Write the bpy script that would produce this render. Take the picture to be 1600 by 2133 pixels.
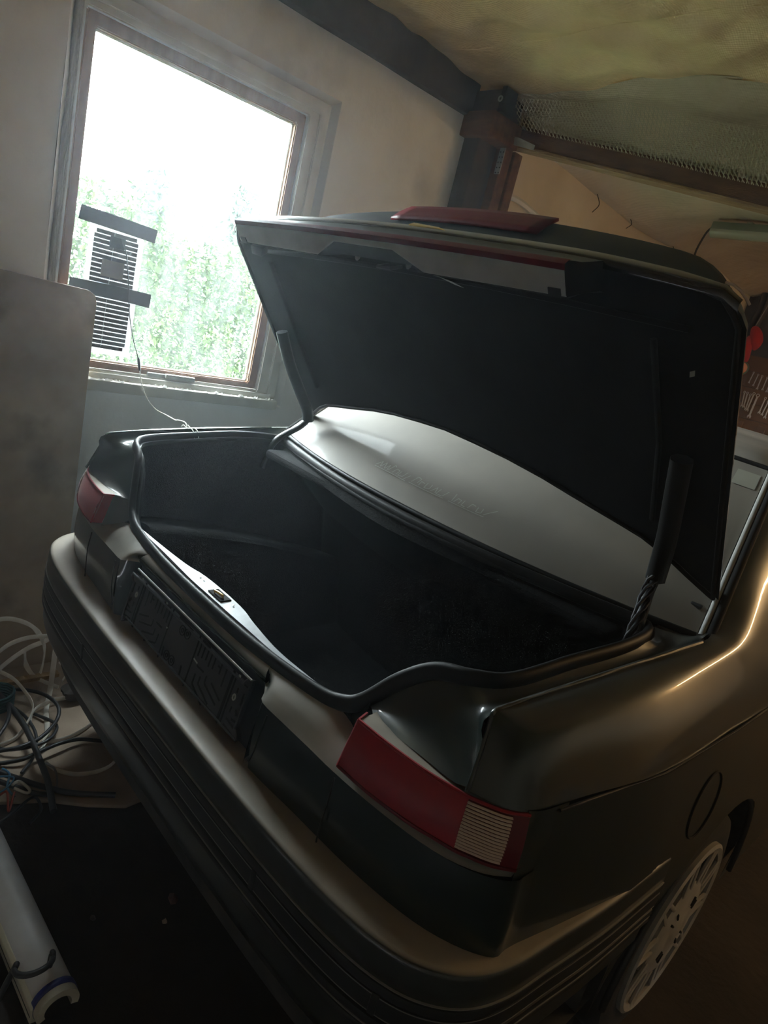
import bpy, bmesh, math, random
from mathutils import Vector, Matrix
random.seed(7)
for o in list(bpy.data.objects): bpy.data.objects.remove(o, do_unlink=True)
SC = bpy.context.scene
COL = SC.collection

# ------------------------------------------------------------------ camera, sky, lights, exposure
cam_d = bpy.data.cameras.new('camera'); cam = bpy.data.objects.new('camera', cam_d); COL.objects.link(cam)
cam_d.sensor_fit = 'HORIZONTAL'; cam_d.sensor_width = 36.0; cam_d.lens = 1400.84 / 1600 * 36.0
cam_d.clip_start = 0.02; cam_d.clip_end = 300
_r = Vector((0.659125, 0.713266, 0.238339)); _u = Vector((-0.355675, 0.016424, 0.934465)); _f = Vector((-0.662608, 0.700701, -0.264516))
cam.matrix_world = Matrix(((_r.x, _u.x, -_f.x, 1.08718), (_r.y, _u.y, -_f.y, -0.57806), (_r.z, _u.z, -_f.z, 1.46508), (0, 0, 0, 1)))
SC.camera = cam

SC.view_settings.view_transform = 'Standard'
SC.view_settings.look = 'None'
SC.view_settings.gamma = 1.0
SC.view_settings.use_curve_mapping = False
SC.view_settings.exposure = 2.78

world = bpy.data.worlds.new('overcast_sky'); SC.world = world
world.use_nodes = True
wn = world.node_tree.nodes; wn.clear()
wo = wn.new('ShaderNodeOutputWorld'); wb = wn.new('ShaderNodeBackground')
wb.inputs['Color'].default_value = (0.87, 0.945, 1.0, 1); wb.inputs['Strength'].default_value = 6.5
world.node_tree.links.new(wb.outputs[0], wo.inputs[0])

# sampling portal in the window opening: gives no light of its own, only guides the sky's light
pd = bpy.data.lights.new('window_portal', 'AREA'); pd.shape = 'RECTANGLE'; pd.size = 1.5; pd.size_y = 1.1
pd.cycles.is_portal = True
po = bpy.data.objects.new('window_portal', pd); COL.objects.link(po)
po.location = (-1.38, 0.572, 1.73); po.rotation_euler = (0, math.radians(-90), 0)

pd2 = bpy.data.lights.new('window_portal_far', 'AREA'); pd2.shape = 'RECTANGLE'; pd2.size = 0.85; pd2.size_y = 0.9
pd2.cycles.is_portal = True
po2 = bpy.data.objects.new('window_portal_far', pd2); COL.objects.link(po2)
po2.location = (-1.39, 2.70, 1.525); po2.rotation_euler = (0, math.radians(-90), 0)

# ------------------------------------------------------------------ helpers
def link(o, parent=None):
    COL.objects.link(o)
    if parent is not None:
        o.parent = parent
        o.matrix_parent_inverse = parent.matrix_world.inverted()
    return o
def empty(name, loc):
    o = bpy.data.objects.new(name, None); o.location = loc; o.empty_display_size = 0.05
    COL.objects.link(o); o.matrix_world = Matrix.Translation(loc); return o
def tag(o, label=None, cat=None, group=None, kind=None):
    if label: o['label'] = label
    if cat: o['category'] = cat
    if group: o['group'] = group
    if kind: o['kind'] = kind
    return o
def mesh_obj(name, verts, faces, mat, parent=None, smooth=True, angle=35, mats=None, fmat=None):
    me = bpy.data.meshes.new(name); me.from_pydata([tuple(v) for v in verts], [], faces); me.update()
    if mats:
        for m in mats: me.materials.append(m)
        if fmat:
            for p, i in zip(me.polygons, fmat): p.material_index = i
    else: me.materials.append(mat)
    if smooth:
        me.shade_smooth(); me.set_sharp_from_angle(angle=math.radians(angle))
    return link(bpy.data.objects.new(name, me), parent)
def bm_obj(name, bm, mat, parent=None, smooth=True, angle=35):
    me = bpy.data.meshes.new(name); bm.to_mesh(me); bm.free()
    me.materials.append(mat)
    if smooth:
        me.shade_smooth(); me.set_sharp_from_angle(angle=math.radians(angle))
    return link(bpy.data.objects.new(name, me), parent)
def V(*a): return Vector(a)
def cr(pts, n):
    """Catmull-Rom resample: n points between each pair"""
    P = [Vector(p) for p in pts]; out = []
    for i in range(len(P) - 1):
        p0 = P[i-1] if i > 0 else P[i] * 2 - P[i+1]
        p1, p2 = P[i], P[i+1]
        p3 = P[i+2] if i + 2 < len(P) else P[i+1] * 2 - P[i]
        for k in range(n):
            t = k / n
            out.append(0.5 * ((2*p1) + (p2-p0)*t + (2*p0-5*p1+4*p2-p3)*t*t + (3*p1-p0-3*p2+p3)*t*t*t))
    out.append(P[-1]); return out
def crc(pts, n):
    """closed Catmull-Rom"""
    P = [Vector(p) for p in pts]; N = len(P); out = []
    for i in range(N):
        p0, p1, p2, p3 = P[i-1], P[i], P[(i+1) % N], P[(i+2) % N]
        for k in range(n):
            t = k / n
            out.append(0.5 * ((2*p1) + (p2-p0)*t + (2*p0-5*p1+4*p2-p3)*t*t + (3*p1-p0-3*p2+p3)*t*t*t))
    return out
def dens(rows, nu=1, nv=1):
    if nu > 1: rows = [cr(r, nu) for r in rows]
    if nv > 1:
        cols = list(zip(*rows)); cols = [cr(c, nv) for c in cols]; rows = [list(r) for r in zip(*cols)]
    return rows
def grid(name, rows, mat, parent=None, flip=False, thick=0, closed=False, smooth=True, angle=50):
    R, Cn = len(rows), len(rows[0]); vs = [p for r in rows for p in r]; fs = []
    for i in range(R - 1):
        for j in range(Cn if closed else Cn - 1):
            a, b, c, d = i*Cn+j, i*Cn+(j+1) % Cn, (i+1)*Cn+(j+1) % Cn, (i+1)*Cn+j
            fs.append((a, d, c, b) if flip else (a, b, c, d))
    o = mesh_obj(name, vs, fs, mat, parent, smooth, angle)
    if thick:
        s = o.modifiers.new('thickness', 'SOLIDIFY'); s.thickness = abs(thick); s.offset = -1 if thick > 0 else 1
    return o
def mx(rows): return [[Vector((-p[0], p[1], p[2])) for p in r] for r in rows]
def mp(pts): return [Vector((-p[0], p[1], p[2])) for p in pts]
def frames(P, closed=False):
    n = len(P); T = []
    for i in range(n):
        a = P[i-1] if (i > 0 or closed) else P[i]
        b = P[(i+1) % n] if (i < n-1 or closed) else P[i]
        t = (b - a); T.append(t.normalized() if t.length > 1e-9 else V(0, 0, 1))
    return T
def tube(name, pts, r, mat, parent=None, seg=8, closed=False, sx=1.0, sz=1.0, up=(0, 0, 1), caps=True):
    P = [Vector(p) for p in pts]; T = frames(P, closed); vs = []; fs = []; n = len(P); up = Vector(up)
    prev = None
    for i, (p, t) in enumerate(zip(P, T)):
        u = up - t * up.dot(t)
        if u.length < 0.05: u = prev if prev is not None else V(1, 0, 0) - t * t.x
        u.normalize()
        if prev is not None and u.dot(prev) < 0 and False: u = -u
        prev = u
        s = t.cross(u)
        rr = r[i] if isinstance(r, (list, tuple)) else r
        for k in range(seg):
            a = 2 * math.pi * k / seg
            vs.append(p + s * (rr * sx * math.cos(a)) + u * (rr * sz * math.sin(a)))
    m = n if closed else n - 1
    for i in range(m):
        for k in range(seg):
            a, b = i*seg+k, i*seg+(k+1) % seg
            c, d = ((i+1) % n)*seg+(k+1) % seg, ((i+1) % n)*seg+k
            fs.append((a, d, c, b))
    if caps and not closed:
        fs.append(tuple(range(seg))); fs.append(tuple(reversed(range((n-1)*seg, n*seg))))
    return mesh_obj(name, vs, fs, mat, parent, True, 60)
def box_bm(lo, hi, bevel=0.0, seg=1, rot=None, piv=None):
    bm = bmesh.new(); bmesh.ops.create_cube(bm, size=1.0)
    lo, hi = Vector(lo), Vector(hi); c = (lo + hi) / 2; s = hi - lo
    bmesh.ops.scale(bm, vec=s, verts=bm.verts); 
    if bevel: bmesh.ops.bevel(bm, geom=list(bm.edges), offset=bevel, segments=seg, affect='EDGES', profile=0.5)
    if rot: bmesh.ops.rotate(bm, cent=(0, 0, 0), matrix=rot, verts=bm.verts)
    bmesh.ops.translate(bm, vec=c, verts=bm.verts); return bm
def box(name, lo, hi, mat, parent=None, bevel=0.0, seg=1, rot=None, smooth=True):
    return bm_obj(name, box_bm(lo, hi, bevel, seg, rot), mat, parent, smooth)
def prism(name, poly, axis_vec, mat, parent=None, bevel=0.0, smooth=True):
    """extrude a 3-D polygon along a vector"""
    n = len(poly); P = [Vector(p) for p in poly]; a = Vector(axis_vec)
    vs = P + [p + a for p in P]
    fs = [tuple(range(n)), tuple(reversed(range(n, 2*n)))] + [(i, i+n, (i+1) % n + n, (i+1) % n) for i in range(n)]
    bm = bmesh.new(); bv = [bm.verts.new(v) for v in vs]
    for f in fs: bm.faces.new([bv[i] for i in f])
    bmesh.ops.recalc_face_normals(bm, faces=bm.faces)
    if bevel: bmesh.ops.bevel(bm, geom=list(bm.edges), offset=bevel, segments=2, affect='EDGES', profile=0.5)
    return bm_obj(name, bm, mat, parent, smooth)
def lathe(name, prof, mat, origin, axis='X', seg=48, parent=None, closed=False):
    vs = []; fs = []; n = len(prof); o = Vector(origin)
    for k in range(seg):
        a = 2 * math.pi * k / seg
        for (d, r) in prof:
            if axis == 'X': vs.append(o + V(d, r*math.cos(a), r*math.sin(a)))
            elif axis == 'Z': vs.append(o + V(r*math.cos(a), r*math.sin(a), d))
            else: vs.append(o + V(r*math.cos(a), d, r*math.sin(a)))
    for k in range(seg):
        k2 = (k+1) % seg
        for i in range(n - (0 if closed else 1)):
            i2 = (i+1) % n
            fs.append((k*n+i, k*n+i2, k2*n+i2, k2*n+i))
    bm = bmesh.new(); bv = [bm.verts.new(v) for v in vs]
    for f in fs:
        try: bm.faces.new([bv[i] for i in f])
        except ValueError: pass
    bmesh.ops.remove_doubles(bm, verts=bm.verts, dist=1e-6)
    bmesh.ops.recalc_face_normals(bm, faces=bm.faces)
    return bm_obj(name, bm, mat, parent, True, 40)

# ------------------------------------------------------------------ materials
def mat(name, col, rough=0.6, metal=0.0, col2=None, nscale=8.0, contrast=(0.35, 0.65), bump=0.0, bscale=60.0, spec=0.5,
        coat=0.0, detail=6.0, stretch=None, trans=0.0, col3=None, n3=2.0, c3=(0.5, 0.75)):
    m = bpy.data.materials.new(name); m.use_nodes = True
    nt = m.node_tree; N = nt.nodes; L = nt.links; b = N['Principled BSDF']
    b.inputs['Base Color'].default_value = (*col, 1); b.inputs['Roughness'].default_value = rough
    b.inputs['Metallic'].default_value = metal; b.inputs['Specular IOR Level'].default_value = spec
    b.inputs['Coat Weight'].default_value = coat; b.inputs['Coat Roughness'].default_value = 0.05
    b.inputs['Transmission Weight'].default_value = trans
    tc = N.new('ShaderNodeTexCoord'); src = tc.outputs['Object']
    if stretch:
        mpn = N.new('ShaderNodeMapping'); mpn.inputs['Scale'].default_value = stretch
        L.new(src, mpn.inputs[0]); src = mpn.outputs[0]
    if col2:
        nz = N.new('ShaderNodeTexNoise'); nz.inputs['Scale'].default_value = nscale; nz.inputs['Detail'].default_value = detail
        L.new(src, nz.inputs['Vector'])
        mr = N.new('ShaderNodeMapRange'); mr.inputs[1].default_value, mr.inputs[2].default_value = contrast
        L.new(nz.outputs[0], mr.inputs[0])
        mxn = N.new('ShaderNodeMix'); mxn.data_type = 'RGBA'
        mxn.inputs[6].default_value = (*col, 1); mxn.inputs[7].default_value = (*col2, 1)
        L.new(mr.outputs[0], mxn.inputs[0]); out = mxn.outputs[2]
        if col3:
            n3n = N.new('ShaderNodeTexNoise'); n3n.inputs['Scale'].default_value = n3; n3n.inputs['Detail'].default_value = 8
            L.new(src, n3n.inputs['Vector'])
            m3 = N.new('ShaderNodeMapRange'); m3.inputs[1].default_value, m3.inputs[2].default_value = c3
            L.new(n3n.outputs[0], m3.inputs[0])
            mx3 = N.new('ShaderNodeMix'); mx3.data_type = 'RGBA'; mx3.inputs[7].default_value = (*col3, 1)
            L.new(out, mx3.inputs[6]); L.new(m3.outputs[0], mx3.inputs[0]); out = mx3.outputs[2]
        L.new(out, b.inputs['Base Color'])
    if bump:
        nb = N.new('ShaderNodeTexNoise'); nb.inputs['Scale'].default_value = bscale; nb.inputs['Detail'].default_value = 5
        L.new(src, nb.inputs['Vector'])
        bp = N.new('ShaderNodeBump'); bp.inputs['Strength'].default_value = bump; bp.inputs['Distance'].default_value = 0.01
        L.new(nb.outputs[0], bp.inputs['Height']); L.new(bp.outputs[0], b.inputs['Normal'])
    return m
def dusty(name, col, rough, dust, amount, metal=0.0, coat=0.0, lo=0.55, hi=0.98, spec=0.5, nscale=5.0, drough=0.8):
    """paint or plastic with settled dust on whatever lies flat enough to hold it"""
    m = mat(name, col, rough, metal, coat=coat, spec=spec)
    nt = m.node_tree; N = nt.nodes; L = nt.links; b = N['Principled BSDF']
    g = N.new('ShaderNodeNewGeometry'); sx = N.new('ShaderNodeSeparateXYZ'); L.new(g.outputs['Normal'], sx.inputs[0])
    mr = N.new('ShaderNodeMapRange'); mr.inputs[1].default_value = lo; mr.inputs[2].default_value = hi; L.new(sx.outputs[2], mr.inputs[0])
    tc = N.new('ShaderNodeTexCoord')
    nz = N.new('ShaderNodeTexNoise'); nz.inputs['Scale'].default_value = nscale; nz.inputs['Detail'].default_value = 9; L.new(tc.outputs['Object'], nz.inputs['Vector'])
    m2 = N.new('ShaderNodeMapRange'); m2.inputs[1].default_value = 0.3; m2.inputs[2].default_value = 0.62; m2.inputs[3].default_value = 0.55; m2.inputs[4].default_value = 1.0
    L.new(nz.outputs[0], m2.inputs[0])
    mu = N.new('ShaderNodeMath'); mu.operation = 'MULTIPLY'; L.new(mr.outputs[0], mu.inputs[0]); L.new(m2.outputs[0], mu.inputs[1])
    m3 = N.new('ShaderNodeMath'); m3.operation = 'MULTIPLY'; m3.inputs[1].default_value = amount; L.new(mu.outputs[0], m3.inputs[0])
    mc = N.new('ShaderNodeMix'); mc.data_type = 'RGBA'; mc.inputs[6].default_value = (*col, 1); mc.inputs[7].default_value = (*dust, 1)
    L.new(m3.outputs[0], mc.inputs[0]); L.new(mc.outputs[2], b.inputs['Base Color'])
    mrg = N.new('ShaderNodeMix'); mrg.data_type = 'FLOAT'; mrg.inputs[2].default_value = rough; mrg.inputs[3].default_value = drough
    L.new(m3.outputs[0], mrg.inputs[0]); L.new(mrg.outputs[0], b.inputs['Roughness'])
    if coat:
        mk = N.new('ShaderNodeMath'); mk.operation = 'SUBTRACT'; mk.inputs[0].default_value = coat; L.new(m3.outputs[0], mk.inputs[1])
        mk.use_clamp = True; L.new(mk.outputs[0], b.inputs['Coat Weight'])
    if metal:
        mm = N.new('ShaderNodeMix'); mm.data_type = 'FLOAT'; mm.inputs[2].default_value = metal; mm.inputs[3].default_value = 0.0
        L.new(m3.outputs[0], mm.inputs[0]); L.new(mm.outputs[0], b.inputs['Metallic'])
    return m
DUST = (0.30, 0.275, 0.24)
M = {}
M['paint'] = dusty('dark_green_paint', (0.010, 0.020, 0.018), 0.28, DUST, 0.3, metal=0.15, coat=0.8, lo=0.7, hi=0.98)
M['ledge'] = dusty('dusty_green_ledge', (0.014, 0.03, 0.027), 0.25, (0.42, 0.38, 0.33), 0.9, metal=0.3, coat=0.6, lo=0.3, hi=0.8, drough=0.6)
M['bumper'] = dusty('dusty_bumper_paint', (0.03, 0.034, 0.032), 0.3, (0.46, 0.40, 0.33), 0.95, metal=0.1, coat=0.25, lo=0.62, hi=0.97, drough=0.48)
M['plastic'] = mat('black_plastic', (0.013, 0.014, 0.015), 0.45, bump=0.05, bscale=300)
M['valance'] = mat('dirty_black_plastic', (0.018, 0.018, 0.017), 0.75, col2=(0.05, 0.046, 0.04), nscale=12)
M['rubber'] = mat('black_rubber', (0.009, 0.0095, 0.010), 0.5, col2=(0.014, 0.014, 0.014), nscale=20, spec=0.22)
M['liner'] = mat('black_carpet', (0.005, 0.0055, 0.006), 0.95, col2=(0.010, 0.0105, 0.011), nscale=150, bump=0.5, bscale=350, spec=0.2)
M['lining'] = mat('lid_lining', (0.009, 0.0105, 0.012), 0.75, col2=(0.014, 0.016, 0.018), nscale=9, bump=0.08, bscale=200, spec=0.3)
M['lip'] = dusty('dusty_lid_lip', (0.02, 0.024, 0.024), 0.2, (0.42, 0.38, 0.31), 0.75, coat=0.6, lo=0.35, hi=0.9, drough=0.5)
M['spoiler'] = mat('matt_black_wing', (0.010, 0.011, 0.012), 0.55, spec=0.25)
M['bar_black'] = mat('black_light_bar', (0.008, 0.006, 0.007), 0.4, spec=0.2)
M['red'] = mat('red_lens', (0.38, 0.006, 0.014), 0.34, col2=(0.26, 0.004, 0.010), nscale=6, spec=0.3)
M['red'].node_tree.nodes['Principled BSDF'].inputs['Sheen Weight'].default_value = 0.35
M['red'].node_tree.nodes['Principled BSDF'].inputs['Sheen Tint'].default_value = (1, 0.7, 0.7, 1)
M['red_dusty'] = dusty('dusty_red_lens', (0.30, 0.006, 0.012), 0.2, DUST, 0.6, coat=0.3)
M['red_dark'] = mat('dark_red_lens', (0.12, 0.003, 0.008), 0.3, spec=0.3)
M['red_bar'] = mat('red_light_bar_lens', (0.13, 0.005, 0.010), 0.5, spec=0.15, col2=(0.12, 0.003, 0.006), nscale=40)
M['clear_lens'] = mat('ribbed_clear_lens', (0.78, 0.66, 0.60), 0.4, col2=(0.66, 0.55, 0.5), nscale=10)
M['grey_trim'] = mat('grey_garnish', (0.48, 0.48, 0.455), 0.55, col2=(0.40, 0.40, 0.38), nscale=18)
M['primer'] = mat('grey_metal_plate', (0.42, 0.43, 0.44), 0.5, col2=(0.3, 0.31, 0.32), nscale=25, metal=0.2)
M['steel'] = mat('bright_steel', (0.72, 0.70, 0.66), 0.4, metal=0.35)
M['brass'] = mat('brass_striker', (0.7, 0.5, 0.2), 0.3, metal=0.9)
M['dusty_glass'] = mat('dusty_rear_glass', (0.25, 0.23, 0.205), 0.62, col2=(0.30, 0.275, 0.24), nscale=5, spec=0.4, coat=0.08)
M['script'] = mat('etched_white_script', (0.42, 0.42, 0.38), 0.5)
M['dark_glass'] = mat('dark_side_glass', (0.01, 0.012, 0.012), 0.06)
M['tyre'] = mat('tyre_rubber', (0.012, 0.012, 0.012), 0.85, bump=0.1, bscale=80)
M['wheel'] = mat('silver_wheel_paint', (0.38, 0.365, 0.34), 0.42, metal=0.1, col2=(0.30, 0.285, 0.26), nscale=14)
M['holder'] = mat('plate_holder_plastic', (0.022, 0.023, 0.024), 0.5, col2=(0.034, 0.034, 0.034), nscale=15)
M['slot'] = mat('plate_holder_slot', (0.004, 0.004, 0.004), 0.9)
M['chrome'] = mat('chrome_trim', (0.6, 0.58, 0.54), 0.22, metal=0.9)
M['sticker'] = mat('paper_sticker', (0.40, 0.40, 0.34), 0.7)
M['wood'] = mat('reddish_timber', (0.17, 0.085, 0.05), 0.8, col2=(0.10, 0.05, 0.032), nscale=5, stretch=(1, 6, 6), bump=0.2, bscale=40)
M['wood_pale'] = mat('pale_sawn_timber', (0.42, 0.28, 0.14), 0.8, col2=(0.28, 0.17, 0.08), nscale=6, stretch=(1, 6, 6), bump=0.25, bscale=30)
M['wood_dark'] = mat('dark_grey_timber', (0.10, 0.085, 0.075), 0.9, col2=(0.055, 0.048, 0.046), nscale=4, bump=0.3, bscale=30)
M['plaster'] = mat('old_whitewashed_plaster', (0.82, 0.80, 0.77), 0.9, col2=(0.72, 0.70, 0.665), nscale=3.2, bump=0.35, bscale=18, col3=(0.34, 0.32, 0.29), n3=1.7, c3=(0.56, 0.8))
M['plaster_far'] = mat('beige_plaster', (0.76, 0.67, 0.54), 0.9, col2=(0.64, 0.55, 0.42), nscale=3.0, bump=0.3, bscale=14)
M['floor'] = mat('shaded_dark_earth', (0.045, 0.036, 0.030), 0.95, col2=(0.026, 0.021, 0.018), nscale=3.5, bump=0.5, bscale=35)  # dark soil, its colour deepened for the unlit right-hand floor
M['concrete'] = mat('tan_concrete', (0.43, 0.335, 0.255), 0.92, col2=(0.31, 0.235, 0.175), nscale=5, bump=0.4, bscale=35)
M['board'] = mat('stained_hardboard', (0.46, 0.36, 0.25), 0.85, col2=(0.34, 0.25, 0.165), nscale=4.5, col3=(0.10, 0.08, 0.065), n3=3.5, c3=(0.56, 0.78), detail=9)
M['board_edge'] = mat('hardboard_edge', (0.35, 0.26, 0.17), 0.9)
M['sash'] = mat('brown_sash_wood', (0.22, 0.11, 0.065), 0.6, col2=(0.32, 0.18, 0.11), nscale=8, stretch=(4, 4, 1))
M['frame'] = mat('cream_window_paint', (0.62, 0.60, 0.53), 0.6, col2=(0.50, 0.48, 0.42), nscale=9)
M['tape'] = mat('black_tape', (0.02, 0.023, 0.026), 0.5)
M['cell'] = mat('solar_cell', (0.028, 0.027, 0.032), 0.35, col2=(0.04, 0.038, 0.042), nscale=30)
M['panel_white'] = mat('white_panel_sheet', (0.85, 0.87, 0.9), 0.5)
M['panel_label'] = mat('brown_panel_label', (0.16, 0.13, 0.11), 0.7)
M['cable_white'] = mat('white_flat_cable', (0.85, 0.82, 0.75), 0.6, col2=(0.7, 0.66, 0.58), nscale=20)
M['cable_black'] = mat('black_cable', (0.018, 0.019, 0.021), 0.42)
M['wire_grey'] = mat('grey_wire', (0.22, 0.22, 0.21), 0.5)
M['wire_blue'] = mat('blue_wire', (0.04, 0.16, 0.28), 0.5)
M['wire_red'] = mat('red_wire', (0.35, 0.06, 0.03), 0.5)
M['teal'] = mat('teal_coil', (0.02, 0.09, 0.10), 0.5)
M['lampwhite'] = mat('white_batten_plastic', (0.62, 0.63, 0.66), 0.45, col2=(0.5, 0.5, 0.5), nscale=8)
M['lampcream'] = mat('cream_batten_side', (0.50, 0.48, 0.38), 0.6, col2=(0.40, 0.37, 0.28), nscale=10)
M['blue'] = mat('dark_blue_band', (0.012, 0.02, 0.13), 0.5)
M['galv'] = mat('galvanised_bracket', (0.42, 0.42, 0.38), 0.4, metal=0.6, col2=(0.3, 0.29, 0.26), nscale=30)
M['hole'] = mat('nail_hole', (0.02, 0.018, 0.015), 0.9)
M['net'] = mat('pale_netting', (0.45, 0.40, 0.28), 0.7)
M['fixture'] = mat('grey_green_fixture', (0.24, 0.26, 0.20), 0.35, col2=(0.18, 0.2, 0.16), nscale=6)
M['diffuser'] = mat('clear_ribbed_diffuser', (0.40, 0.40, 0.32), 0.25)
M['hat'] = mat('red_felt', (0.52, 0.02, 0.012), 0.9, bump=0.3, bscale=90)
M['pink'] = mat('pink_ball', (0.75, 0.35, 0.22), 0.6)
M['green'] = mat('green_cloth', (0.10, 0.16, 0.10), 0.8)
M['tool_wood'] = mat('brown_tool_board', (0.22, 0.11, 0.035), 0.75, col2=(0.14, 0.065, 0.02), nscale=4)
M['leaf'] = mat('leaves', (0.022, 0.048, 0.010), 0.7, col2=(0.06, 0.10, 0.022), nscale=2.5, spec=0.15)
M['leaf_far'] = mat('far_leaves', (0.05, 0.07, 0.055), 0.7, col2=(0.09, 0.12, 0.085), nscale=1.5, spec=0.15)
M['grass'] = mat('rough_grass', (0.03, 0.06, 0.015), 0.9, col2=(0.06, 0.09, 0.03), nscale=4, spec=0.15)
M['outer'] = mat('outer_render', (0.16, 0.15, 0.13), 0.9)

def tarp_mat(name, col, col2, rough=0.38, metal=0.55, weave=260.0, bumpv=0.25):
    m = bpy.data.materials.new(name); m.use_nodes = True
    nt = m.node_tree; N = nt.nodes; L = nt.links; b = N['Principled BSDF']
    tc = N.new('ShaderNodeTexCoord')
    nz = N.new('ShaderNodeTexNoise'); nz.inputs['Scale'].default_value = 2.2; nz.inputs['Detail'].default_value = 8; L.new(tc.outputs['Object'], nz.inputs['Vector'])
    mr = N.new('ShaderNodeMapRange'); mr.inputs[1].default_value = 0.35; mr.inputs[2].default_value = 0.68; L.new(nz.outputs[0], mr.inputs[0])
    mc = N.new('ShaderNodeMix'); mc.data_type = 'RGBA'; mc.inputs[6].default_value = (*col, 1); mc.inputs[7].default_value = (*col2, 1)
    L.new(mr.outputs[0], mc.inputs[0]); L.new(mc.outputs[2], b.inputs['Base Color'])
    b.inputs['Metallic'].default_value = metal; b.inputs['Roughness'].default_value = rough
    rm = N.new('ShaderNodeMapRange'); rm.inputs[1].default_value = 0.35; rm.inputs[2].default_value = 0.68; rm.inputs[3].default_value = rough; rm.inputs[4].default_value = rough + 0.22
    L.new(nz.outputs[0], rm.inputs[0]); L.new(rm.outputs[0], b.inputs['Roughness'])
    hs = []
    for d in ('X', 'Y'):
        w = N.new('ShaderNodeTexWave'); w.bands_direction = d; w.inputs['Scale'].default_value = weave / 6.28; w.inputs['Distortion'].default_value = 0.8
        w.inputs['Detail'].default_value = 1; L.new(tc.outputs['Object'], w.inputs['Vector']); hs.append(w)
    ad = N.new('ShaderNodeMath'); ad.operation = 'ADD'; L.new(hs[0].outputs[1], ad.inputs[0]); L.new(hs[1].outputs[1], ad.inputs[1])
    bp = N.new('ShaderNodeBump'); bp.inputs['Strength'].default_value = bumpv; bp.inputs['Distance'].default_value = 0.004; L.new(ad.outputs[0], bp.inputs['Height'])
    n2 = N.new('ShaderNodeTexNoise'); n2.inputs['Scale'].default_value = 6; n2.inputs['Detail'].default_value = 7; n2.inputs['Distortion'].default_value = 0.2; L.new(tc.outputs['Object'], n2.inputs['Vector'])
    b2 = N.new('ShaderNodeBump'); b2.inputs['Strength'].default_value = 0.9; b2.inputs['Distance'].default_value = 0.025; L.new(n2.outputs[0], b2.inputs['Height']); L.new(bp.outputs[0], b2.inputs['Normal'])
    L.new(b2.outputs[0], b.inputs['Normal'])
    return m
M['tarp'] = tarp_mat('woven_foil_sheet', (0.97, 0.75, 0.47), (0.68, 0.50, 0.30), rough=0.40, metal=0.6)
M['tarp_back'] = tarp_mat('pale_woven_sheet', (0.66, 0.57, 0.42), (0.48, 0.40, 0.28), rough=0.5, metal=0.15)
M['tarp_far'] = tarp_mat('pale_film', (0.72, 0.65, 0.54), (0.58, 0.50, 0.40), rough=0.4, metal=0.0, weave=60)

def pane_mat():
    m = bpy.data.materials.new('dirty_window_glass'); m.use_nodes = True
    nt = m.node_tree; N = nt.nodes; L = nt.links; N.clear()
    out = N.new('ShaderNodeOutputMaterial')
    tr = N.new('ShaderNodeBsdfTransparent'); tr.inputs[0].default_value = (0.94, 0.97, 0.96, 1)
    tl = N.new('ShaderNodeBsdfTranslucent'); tl.inputs[0].default_value = (0.9, 0.95, 0.95, 1)
    gl = N.new('ShaderNodeBsdfGlossy'); gl.inputs['Roughness'].default_value = 0.03
    tc = N.new('ShaderNodeTexCoord'); mpn = N.new('ShaderNodeMapping'); mpn.inputs['Scale'].default_value = (1, 9, 2.2); L.new(tc.outputs['Object'], mpn.inputs[0])
    nz = N.new('ShaderNodeTexNoise'); nz.inputs['Scale'].default_value = 3; nz.inputs['Detail'].default_value = 10; L.new(mpn.outputs[0], nz.inputs['Vector'])
    mr = N.new('ShaderNodeMapRange'); mr.inputs[1].default_value = 0.3; mr.inputs[2].default_value = 0.75; mr.inputs[3].default_value = 0.004; mr.inputs[4].default_value = 0.024; L.new(nz.outputs[0], mr.inputs[0])
    m1 = N.new('ShaderNodeMixShader'); L.new(mr.outputs[0], m1.inputs[0]); L.new(tr.outputs[0], m1.inputs[1]); L.new(tl.outputs[0], m1.inputs[2])
    lw = N.new('ShaderNodeLayerWeight'); lw.inputs[0].default_value = 0.5
    pw = N.new('ShaderNodeMath'); pw.operation = 'POWER'; pw.inputs[1].default_value = 5.0; L.new(lw.outputs['Facing'], pw.inputs[0])
    fr = N.new('ShaderNodeMath'); fr.operation = 'MULTIPLY_ADD'; fr.inputs[1].default_value = 0.5; fr.inputs[2].default_value = 0.02; L.new(pw.outputs[0], fr.inputs[0])
    m2 = N.new('ShaderNodeMixShader'); L.new(fr.outputs[0], m2.inputs[0]); L.new(m1.outputs[0], m2.inputs[1]); L.new(gl.outputs[0], m2.inputs[2])
    L.new(m2.outputs[0], out.inputs[0]); return m
M['pane'] = pane_mat()
def thin_sheet(name, col, amt):
    m = bpy.data.materials.new(name); m.use_nodes = True
    nt = m.node_tree; N = nt.nodes; L = nt.links; b = N['Principled BSDF']; b.inputs['Base Color'].default_value = (*col, 1); b.inputs['Roughness'].default_value = 0.5
    t = N.new('ShaderNodeBsdfTranslucent'); t.inputs[0].default_value = (*col, 1); mxs = N.new('ShaderNodeMixShader'); mxs.inputs[0].default_value = amt
    L.new(b.outputs[0], mxs.inputs[1]); L.new(t.outputs[0], mxs.inputs[2]); L.new(mxs.outputs[0], N['Material Output'].inputs[0]); return m
M['panel_white'] = thin_sheet('white_panel_sheet_backlit', (0.85, 0.88, 0.92), 0.12)
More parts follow.
